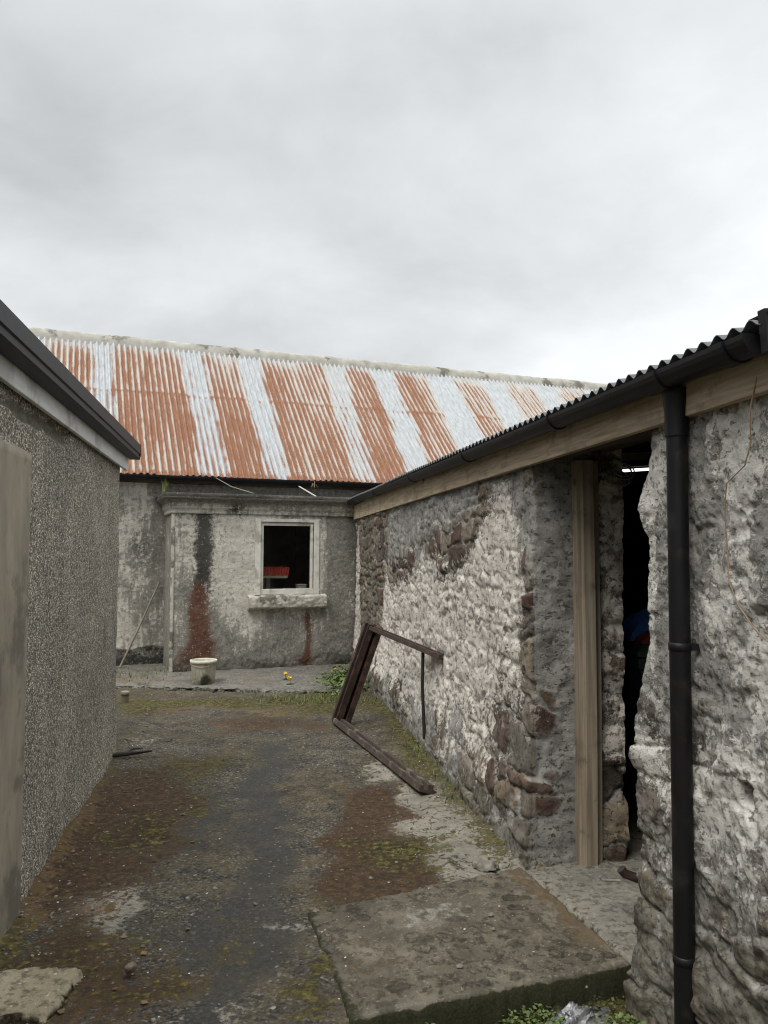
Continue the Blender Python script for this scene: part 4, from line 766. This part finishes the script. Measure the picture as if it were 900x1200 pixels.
# wheelie bin with cloths on it, inside the doorway
bn = thing('wheelie_bin', 'dark green wheelie bin standing inside the dark doorway', 'bin', (1.70, 4.78, .005))
def rect_loft(mb, secs):
    vs = []
    for z, hx_, hy_, ox in secs: vs += [(-hx_ + ox, -hy_, z), (hx_ + ox, -hy_, z), (hx_ + ox, hy_, z), (-hx_ + ox, hy_, z)]
    n = len(secs); mb.add(vs, [(4 * i + k, 4 * i + (k + 1) % 4, 4 * i + 4 + (k + 1) % 4, 4 * i + 4 + k) for i in range(n - 1) for k in range(4)] + [(3, 2, 1, 0), tuple(4 * n - 4 + k for k in range(4))])
q = MB(); rect_loft(q, [(.04, .2, .22, 0), (.9, .265, .29, 0), (.905, .285, .31, 0), (.96, .285, .31, 0)]); q.build('body', MT['bin'], bn, .012, (0, 0, 0))
q = MB(); rect_loft(q, [(.965, .295, .32, 0), (1.0, .295, .32, 0), (1.04, .25, .28, 0)]); q.build('lid', MT['bin'], bn, .012, (0, 0, 0))
for sx in (-1, 1):
    q = MB(); q.tube([(sx * .2 - .02, .26, .1), (sx * .2 + .02, .26, .1)], .1, 18); q.build('wheel', MT['black'], bn, loc=(0, 0, 0))
def cloth(name, mat, label, c, rx, ry, h, seed):
    u = np.linspace(-1, 1, 40); U, V = np.meshgrid(u, u); rr_ = np.maximum(np.abs(U), np.abs(V))
    Zq = c[2] + h * (1 - rr_ ** 4) * (.45 + .9 * fbm(U * 2 + seed, V * 2, seed)) + .03 * ridged(U * 3, V * 3 + seed, seed) * (1 - rr_ ** 6)
    o = gridmesh(name, np.stack([c[0] + rx * U * (1 + .15 * (fbm(V * 2, U * 0, seed) - .5)), c[1] + ry * V * (1 + .15 * (fbm(U * 2, V * 0, seed) - .5)), Zq], -1), {}, mat)
    return tag(o, label, 'cloth')
cloth('cloth', MT['red'], 'crumpled red cloth lying on the bin lid under the blue one', (1.68, 4.61, 1.045), .24, .12, .05, 601)
cloth('cloth', MT['blue'], 'crumpled bright blue cloth on top of the bin', (1.68, 4.80, 1.045), .25, .16, .14, 605)
q = MB(); q.tube([(1.48, 5.48, 2.105), (2.7, 5.55, 2.19)], .010, 10); 
tb = thing('strip_light', 'thin white strip light seen through the top of the doorway', 'light', (2.1, 5.5, 2.2)); q.build('tube', MT['tube'], tb)
q = MB(); q.beam((1.44, 5.48, 2.145), (2.74, 5.552, 2.236), .05, .04); q.build('batten', MT['dwood'], tb)
q = MB()
cc = face(YJ - .03, -.45)
for k in range(7):
    r_ = rnd.uniform(.035, .06); ox, oz = rnd.uniform(-.05, .03), rnd.uniform(-.025, .03); tl_ = rnd.uniform(-.5, .5)
    q.tube([(cc[0] + ox + r_ * 1.2 * math.cos(t), cc[1] + .03 * math.sin(t + tl_) - .01, 1.95 + oz + r_ * math.sin(t)) for t in np.linspace(0, 2 * math.pi, 20)], .0035, 5, False)
tag(q.build('wire_coil', MT['wire']), 'tangled coil of grey wire at the top of the stone door jamb', 'wire')
# tan cable down the pier
cpt = [(2.20, 2.04), (2.225, 1.95), (2.235, 1.86), (2.27, 1.80), (2.345, 1.755), (2.352, 1.70), (2.365, 1.62), (2.355, 1.55), (2.34, 1.47), (2.30, 1.40), (2.24, 1.34), (2.15, 1.30)]
q = MB(); q.tube([P3(y, .042 + .006 * math.sin(i * 1.7), z) for i, (y, z) in enumerate(cpt)], .002, 6); tag(q.build('cable', MT['cable']), 'thin tan cable trailing down the rubble pier right of the downpipe', 'cable')
# stones and old iron at the pier foot
def stone_thing(label, c, r, seed, mat, flat=.7, group=None):
    o = MB(); o.rock((0, 0, 0), r, seed, flat); ob_ = o.build('stone', mat, None, 0, c)
    m1 = ob_.modifiers.new('sub', 'SUBSURF'); m1.levels = m1.render_levels = 3
    m1.subdivision_type = 'CATMULL_CLARK'; [setattr(p_, 'use_smooth', True) for p_ in ob_.data.polygons]; t_ = bpy.data.textures.new('stone_noise', 'CLOUDS'); t_.noise_scale = .045; t_.noise_depth = 3
    m2 = ob_.modifiers.new('disp', 'DISPLACE'); m2.texture = t_; m2.strength = r * .9; m2.mid_level = .5; m2.texture_coords = 'GLOBAL'
    return tag(ob_, label, 'stone', group)
stone_thing('dull brown stone lodged low at the foot of the pier beside the slab', (1.07, 3.30, .02), .06, 5, MT['stone'], .8)
stone_thing('small ochre stone lying at the near left of the yard', (-.93, 3.02, .02), .035, 15, MT['stone'], .6)
stone_thing('flat pale stone beside the whitewashed wall corner', (.50, 3.98, .02), .085, 19, MT['thresh'] if False else MT['peb_l'], .35)
hi = thing('iron_hinge_pin', 'rusty old iron hinge pin sticking out of the pier foot', 'hinge pin', (1.03, 3.42, .1))
q = MB(); q.tube([(1.12, 3.42, .17), (1.02, 3.44, .20), (1.005, 3.44, .22)], .02, 8); q.build('pin', MT['frame'], hi); q = MB(); q.tube([(1.0, 3.44, .17), (.93, 3.46, .165), (.92, 3.46, .18)], .006, 6); q.build('hook', MT['wire'], hi)
q = MB(); q.tube([(-2.62, 8.19, 0), (-2.62, 8.19, .13)], .036, 14); q.lathe([(.036, .09), (.043, .095), (.043, .128), (.034, .13)], (-2.62, 8.19, 0), 14); tag(q.build('pipe_stub', MT['band'], None), 'short pale pipe stub by the far corner of the pebbledash building', 'pipe')
q = MB(); q.tube([(-2.02, 6.03, .03), (-1.93, 6.06, .035), (-1.86, 6.12, .03), (-1.75, 6.14, .04)], [.014, .018, .013, .007], 7); q.tube([(-1.93, 6.06, .035), (-1.9, 6.16, .05), (-1.84, 6.2, .04)], [.01, .008, .004], 6); q.tube([(-1.86, 6.12, .03), (-1.79, 6.06, .05)], [.008, .003], 6)
tag(q.build('twig', MT['twig']), 'dark broken twig lying at the foot of the pebbledash wall', 'twig')
q = MB(); q.tube([H3(.62, PD - .25, 2.56), H3(.8, .35, 2.42), H3(1.02, -.03, 2.31)], .006, 6); tag(q.build('wire', MT['stick']), 'loose pale wire dangling from the cottage gutter over the porch cornice', 'wire')
q = MB(); q.beam(H3(1.78, .5, 2.47), H3(1.9, .08, 2.305), .02, .01); tag(q.build('lath', MT['card']), 'short white lath lying on the porch roof above the window', 'lath')

# crumpled plastic film in the sunken bed
u = np.linspace(-1, 1, 70); U, V = np.meshgrid(u, u); rr_ = np.hypot(U, V * 1.1)
e1, i1, f1_ = facets(U * 2.2 + .8 * fbm(U * 2, V * 2, 619), V * 2.6, 617, .95); e2_, i2_, f2_ = facets(U * 5, V * 5.5, 618, .95)
hgt = ss(1.05, .2, rr_) * (.018 + .03 * (i1 - .3) + .06 * f1_) + .010 * (f2_ + (i2_ - .5) * .6) + .006
P = np.stack([.70 + .115 * U * (1 + .3 * (i2_ - .5)), 2.925 + .075 * V + .035 * U, -.105 + np.maximum(hgt, .0)], -1)
o = gridmesh('plastic_bag', P, {}, MT['film']); tag(o, 'crumpled clear plastic bag in the weeds below the slab edge', 'plastic bag')

# ------------------------------------------------------------------ greenery and litter
def blade(mb, c, h, w, lean, ang):
    dx, dy = math.cos(ang), math.sin(ang); px2, py2 = -dy * w, dx * w
    p = [Vector(c) + Vector((dx * lean * t * t, dy * lean * t * t, h * t)) for t in (0, .5, 1)]
    mb.add([p[0] - Vector((px2, py2, 0)), p[0] + Vector((px2, py2, 0)), p[1] + Vector((px2, py2, 0)) * .7, p[1] - Vector((px2, py2, 0)) * .7, p[2]], [(0, 1, 2, 3), (3, 2, 4)], True)
def leaf(mb, c, r, ang, tilt):
    d = Vector((math.cos(ang) * math.cos(tilt), math.sin(ang) * math.cos(tilt), math.sin(tilt))); s_ = Vector((-math.sin(ang), math.cos(ang), rnd.uniform(-.3, .3))); c = Vector(c)
    mb.add([c, c + d * r * .5 + s_ * r * .42, c + d * r, c + d * r * .5 - s_ * r * .42], [(0, 1, 2, 3)], True)
def zat(x, y):
    i = np.clip(np.searchsorted(gx, x) - 1, 0, len(gx) - 2); j = np.clip(np.searchsorted(gy, y) - 1, 0, len(gy) - 2); return float(Z[j, i])
def weed(name, label, c, r, n, mat, h=.06, lr=.02, stalk=True):
    mb = MB()
    for k in range(n):
        a = rnd.uniform(0, 6.28); d = r * rnd.random() ** .6; x, y = c[0] + d * math.cos(a), c[1] + d * math.sin(a); hh = h * rnd.uniform(.3, 1) * (1 - .5 * d / r)
        if stalk and k % 4 == 0: mb.tube([(x, y, c[2]), (x + .1 * hh, y, c[2] + hh)], .0012, 4, False)
        leaf(mb, (x, y, c[2] + hh), lr * rnd.uniform(.6, 1.2), rnd.uniform(0, 6.28), rnd.uniform(-.3, .7))
    return tag(mb.build(name, mat), label, 'weed')
weed('weed', 'leafy green weed between the downpipe foot and the plastic bag', (.83, 2.80, -.10), .09, 220, MT['weed'], .07, .019)
weed('weed', 'small green weed against the front edge of the slab', (.52, 2.87, -.10), .11, 200, MT['weed'], .07, .017)
weed('weed', 'tiny seedling weed on the outer left end of the slab front', (.15, 2.75, -.10), .05, 40, MT['weed'], .10, .018)
mb = MB()
for k in range(5200):
    x = rnd.uniform(-.08, 1.0); y = rnd.uniform(1.9, 3.03)
    if y > 2.68 + .37 * (x + .1): continue
    if fbm(np.array([x * 4.]), np.array([y * 4.]), 640)[0] < .40 + .2 * (x < .2): continue
    leaf(mb, (x, y, zat(x, y) + rnd.uniform(.0, .03)), rnd.uniform(.006, .017), rnd.uniform(0, 6.28), rnd.uniform(-.2, .9))
tag(mb.build('ground_cover', MT['moss']), 'bright green moss and clover filling the sunken bed before the slab', 'ground cover', kind='stuff')
mb = MB()
for (cx, cy, sx, sy, n) in ((-.42, 9.5, .13, .45, 420), (-.5, 8.6, .15, .3, 260), (.52, 5.35, .08, .3, 160), (-.75, 8.35, .35, .12, 260), (-3.1, 9.9, .3, .3, 260), (.3, 6.6, .1, .7, 160)):
    for k in range(n):
        x, y = rnd.gauss(cx, sx), rnd.gauss(cy, sy)
        if x > RA + RB * y - .03: continue
        z0 = .03 if y > 8.9 else zat(x, y)
        blade(mb, (x, y, z0), rnd.uniform(.02, .10 if n > 400 else .06), rnd.uniform(.002, .005), rnd.uniform(.0, .06), rnd.uniform(0, 6.28))
tag(mb.build('grass', MT['grass']), 'short tufts of grass growing along the foot of the walls', 'grass', kind='stuff')
mb = MB()
for k in range(9000):
    y = rnd.uniform(2.5, 9); x = rnd.uniform(LA + LB * y, RA + RB * y)
    j = min(np.searchsorted(gy, y), len(gy) - 1); i = min(np.searchsorted(gx, x), len(gx) - 1)
    if A['moss'][j, i] + .5 * (fbm(np.array([x * 5.]), np.array([y * 5.]), 650)[0] - .5) * 2 < .62: continue
    if y < 4 and x > -.3: continue
    leaf(mb, (x, y, zat(x, y) + rnd.uniform(-.002, .012)), rnd.uniform(.008, .02), rnd.uniform(0, 6.28), rnd.uniform(0, 1.0))
tag(mb.build('moss', MT['moss']), 'low yellowish moss in the cracks of the yard', 'moss', kind='stuff')
mb = MB()
for k in range(1300):
    y = 2.4 + 6.4 * rnd.random() ** 1.6; e_ = rnd.random()
    lx, rx = LA + LB * y + .02, RA + RB * y - .05
    x = lx + abs(rnd.gauss(0, .22)) if e_ < .4 else (rx - abs(rnd.gauss(0, .25)) if e_ < .75 else rnd.uniform(lx, rx))
    on = y < 3.9 and x > -.3
    if on and k % 6: continue
    if not (lx < x < rx) or (on and y < 2.75 + .37 * (x + .1)): continue
    r_ = min(.016, .0028 + rnd.expovariate(1 / .0022)); mb.rock((x, y, (zat(x, y) if not on else .024) + r_ * .25), r_, k, .6)
tag(mb.build('loose_grit', MT['peb_l']), 'scattered grit and small stones over the yard', 'grit', kind='stuff')
mb = MB()
for k in range(120):
    y = 2.5 + 5.5 * rnd.random() ** 1.3; lx, rx = LA + LB * y + .04, RA + RB * y - .1; x = lx + abs(rnd.gauss(0, .4)) if rnd.random() < .75 else rnd.uniform(lx, rx)
    if y < 4 and x > -.3: continue
    if not lx < x < rx: continue
    leaf(mb, (x, y, zat(x, y) + .006), rnd.uniform(.014, .034), rnd.uniform(0, 6.28), rnd.uniform(-.05, .35))
tag(mb.build('leaf_litter', MT['leafd']), 'dry leaf litter gathered by the pebbledash wall', 'leaf litter', kind='stuff')
mb = MB()
for k in range(170):
    y = 2.6 + 4 * rnd.random() ** 1.3; lx = LA + LB * y + .05; x = lx + abs(rnd.gauss(0, .5)) if k < 110 else rnd.uniform(-.2, .8)
    if x > RA + RB * y - .1 or (x > -.15 and y < 2.8 + .37 * (x + .1)): continue
    leaf(mb, (x, y, (.034 if (y < 3.95 and x > -.3) else zat(x, y) + .009)), rnd.uniform(.005, .013), rnd.uniform(0, 6.28), rnd.uniform(0, .25))
tag(mb.build('petal_litter', MT['rim']), 'pale flakes and petals scattered on yard and slab', 'litter', kind='stuff')
mb = MB()
for k in range(700):
    x, y = rnd.gauss(-.42, .14), rnd.gauss(9.45, .4)
    if x > RA + RB * y - .03: continue
    leaf(mb, (x, y, .03 + rnd.uniform(.0, .07)), rnd.uniform(.03, .07), rnd.uniform(0, 6.28), rnd.uniform(-.1, .8))
tag(mb.build('weed_patch', MT['weed']), 'patch of low green weeds where porch and stone wall meet', 'weeds', kind='stuff')
# dandelions
dn = thing('dandelion', 'yellow dandelion nearest the bucket on the cracked apron', 'dandelion', (0, 0, 0), 'dandelions by the porch')
q = MB(); q.tube([(0, 0, 0), (.004, 0, .03), (.0, .004, .055)], .0025, 5); q.build('stem', MT['weed'], dn, loc=(0, 0, 0))
q = MB()
for k in range(26): leaf(q, (0, .004, .055), .032, k * 2.4, .1 + .9 * (k % 5) / 5)
q.lathe([(0, .066), (.014, .062), (.017, .054)], (0, .004, 0), 10); q.build('flower', MT['yel'], dn, loc=(0, 0, 0))
q = MB()
for k in range(7): leaf(q, (0, 0, .004), .05, k * .9, .12)
q.build('leaf', MT['weed'], dn, loc=(0, 0, 0))
dl = [((-1.17, 9.62, .03), 1, 'yellow dandelion further back of the pair on the apron'), ((-1.07, 9.25, .03), 1.15, 'yellow dandelion nearest the camera on the apron'), ((-.60, 10.05, .03), .9, 'yellow dandelion in the grass left of the pair by the stone wall'), ((-.50, 9.95, .03), .75, 'small yellow dandelion closest to the stone wall')]
for k, (c, s_, lab) in enumerate(dl):
    o = dn if k == 0 else dn.copy()
    if k:
        C.objects.link(o)
        for ch in list(dn.children):
            c2 = ch.copy(); c2.parent = o; C.objects.link(c2)
    o.location = c; o.scale = (s_,) * 3; o.rotation_euler.z = k * 1.3; o['label'] = lab
for k, (t, b, z, h, lab) in enumerate(((-.12, -.06, 2.29, .20, 'yellowish weed rooted on the left end of the porch cornice'), (2.02, .62, 2.56, -.12, 'dry brown weed hanging from the cottage gutter'))):
    mb = MB(); c = H3(t, b, z)
    for i in range(26): blade(mb, (c[0] + rnd.gauss(0, .018), c[1] + rnd.gauss(0, .018), c[2]), h * rnd.uniform(.4, 1), .005, rnd.uniform(0, .08), rnd.uniform(0, 6.28))
    tag(mb.build('weed', MT['straw'] if k else MT['grass']), lab, 'weed')

# ================================================================== LIGHT, SKY, CAMERA
W = bpy.data.worlds.new('World'); bpy.context.scene.world = W; W.use_nodes = True; nt = W.node_tree; N = nt.nodes; Lk = nt.links
bg = N['Background']; bg.inputs['Strength'].default_value = .1
EL, AZ = R(52), R(215)
sky = N.new('ShaderNodeTexSky'); sky.sky_type = 'NISHITA'; sky.sun_disc = False; sky.sun_elevation = EL; sky.sun_rotation = AZ
tc = N.new('ShaderNodeTexCoord'); sp = N.new('ShaderNodeSeparateXYZ'); Lk.new(tc.outputs['Generated'], sp.inputs[0])
def wm(op, a, b=None, c=None):
    n = N.new('ShaderNodeMath'); n.operation = op
    for i, v_ in enumerate((a, b, c)):
        if v_ is None: continue
        if isinstance(v_, bpy.types.NodeSocket): Lk.new(v_, n.inputs[i])
        else: n.inputs[i].default_value = v_
    return n.outputs[0]
zz = wm('MAXIMUM', sp.outputs[2], 0); den = wm('ADD', zz, .32)
cv = N.new('ShaderNodeCombineXYZ'); Lk.new(wm('DIVIDE', sp.outputs[0], den), cv.inputs[0]); Lk.new(wm('DIVIDE', sp.outputs[1], den), cv.inputs[1])
def wn(scale, det, rough, off):
    mpn = N.new('ShaderNodeMapping'); Lk.new(cv.outputs[0], mpn.inputs[0]); mpn.inputs['Location'].default_value = off
    n = N.new('ShaderNodeTexNoise'); Lk.new(mpn.outputs[0], n.inputs['Vector']); n.inputs['Scale'].default_value = scale; n.inputs['Detail'].default_value = det; n.inputs['Roughness'].default_value = rough; n.inputs['Distortion'].default_value = .25; return n.outputs[0]
c1 = wn(1.15, 5, .5, (.4, 1.9, 0)); c2 = wn(3.4, 7, .6, (3.1, .2, 0))
cl = wm('ADD', wm('MULTIPLY', wm('SUBTRACT', c1, .5), 5.2), wm('MULTIPLY', wm('SUBTRACT', c2, .5), 2.2))
zen = N.new('ShaderNodeMapRange'); zen.interpolation_type = 'SMOOTHSTEP'; Lk.new(sp.outputs[2], zen.inputs[0])
for i, v_ in ((1, .55), (2, .95), (3, 0), (4, 19.)): zen.inputs[i].default_value = v_     # an overcast sky is brightest overhead
def lobe(d, k, a):
    v_ = N.new('ShaderNodeVectorMath'); v_.operation = 'DOT_PRODUCT'; Lk.new(tc.outputs['Generated'], v_.inputs[0]); v_.inputs[1].default_value = Vector(d).normalized()
    return wm('MULTIPLY', wm('POWER', wm('MAXIMUM', v_.outputs['Value'], 0), k), a)
cl = wm('ADD', cl, wm('ADD', lobe((.5, .86, .16), 22, 2.4), wm('ADD', lobe((-.38, .8, .42), 40, -1.2), lobe((-.5, .86, .14), 40, .9))))   # a brighter break low on the right, heavier cloud upper left
lum = wm('MAXIMUM', wm('ADD', wm('ADD', 5.45, cl), zen.outputs[0]), 4.0)
cm = N.new('ShaderNodeCombineColor'); Lk.new(wm('MULTIPLY', lum, .972), cm.inputs[0]); Lk.new(lum, cm.inputs[1]); Lk.new(wm('MULTIPLY', lum, 1.012), cm.inputs[2])
mx = N.new('ShaderNodeMix'); mx.data_type = 'RGBA'; mx.inputs[0].default_value = .94; Lk.new(sky.outputs[0], mx.inputs[6]); Lk.new(cm.outputs[0], mx.inputs[7]); Lk.new(mx.outputs[2], bg.inputs['Color'])
su = bpy.data.lights.new('sun', 'SUN'); su.energy = 1.4; su.angle = R(28); su.color = (1, .965, .91)
so = bpy.data.objects.new('sun', su); C.objects.link(so); so.location = (-3, -4, 8)
dirv = Vector((math.sin(AZ) * math.cos(EL), math.cos(AZ) * math.cos(EL), math.sin(EL))); so.rotation_euler = dirv.to_track_quat('Z', 'Y').to_euler()
cam = bpy.data.cameras.new('camera'); cam.sensor_fit = 'HORIZONTAL'; cam.sensor_width = 36; cam.lens = 36 * 936.1 / 900; cam.clip_end = 1000; cam.clip_start = .05
co = bpy.data.objects.new('camera', cam); C.objects.link(co); co.location = (0, 0, 1.55)
co.rotation_euler = (Matrix.Rotation(R(90 + 2.873), 3, 'X') @ Matrix.Rotation(R(.213), 3, 'Z')).to_euler()
sc = bpy.context.scene; sc.camera = co
sc.view_settings.view_transform = 'Standard'; sc.view_settings.look = 'None'; sc.view_settings.exposure = .58; sc.view_settings.gamma = 1
sc.cycles.use_denoising = True; sc.cycles.denoiser = 'OPENIMAGEDENOISE'; sc.cycles.denoising_input_passes = 'RGB_ALBEDO_NORMAL'; sc.cycles.denoising_prefilter = 'ACCURATE'; sc.cycles.filter_width = 1.1; sc.cycles.max_bounces = 6; sc.cycles.diffuse_bounces = 4
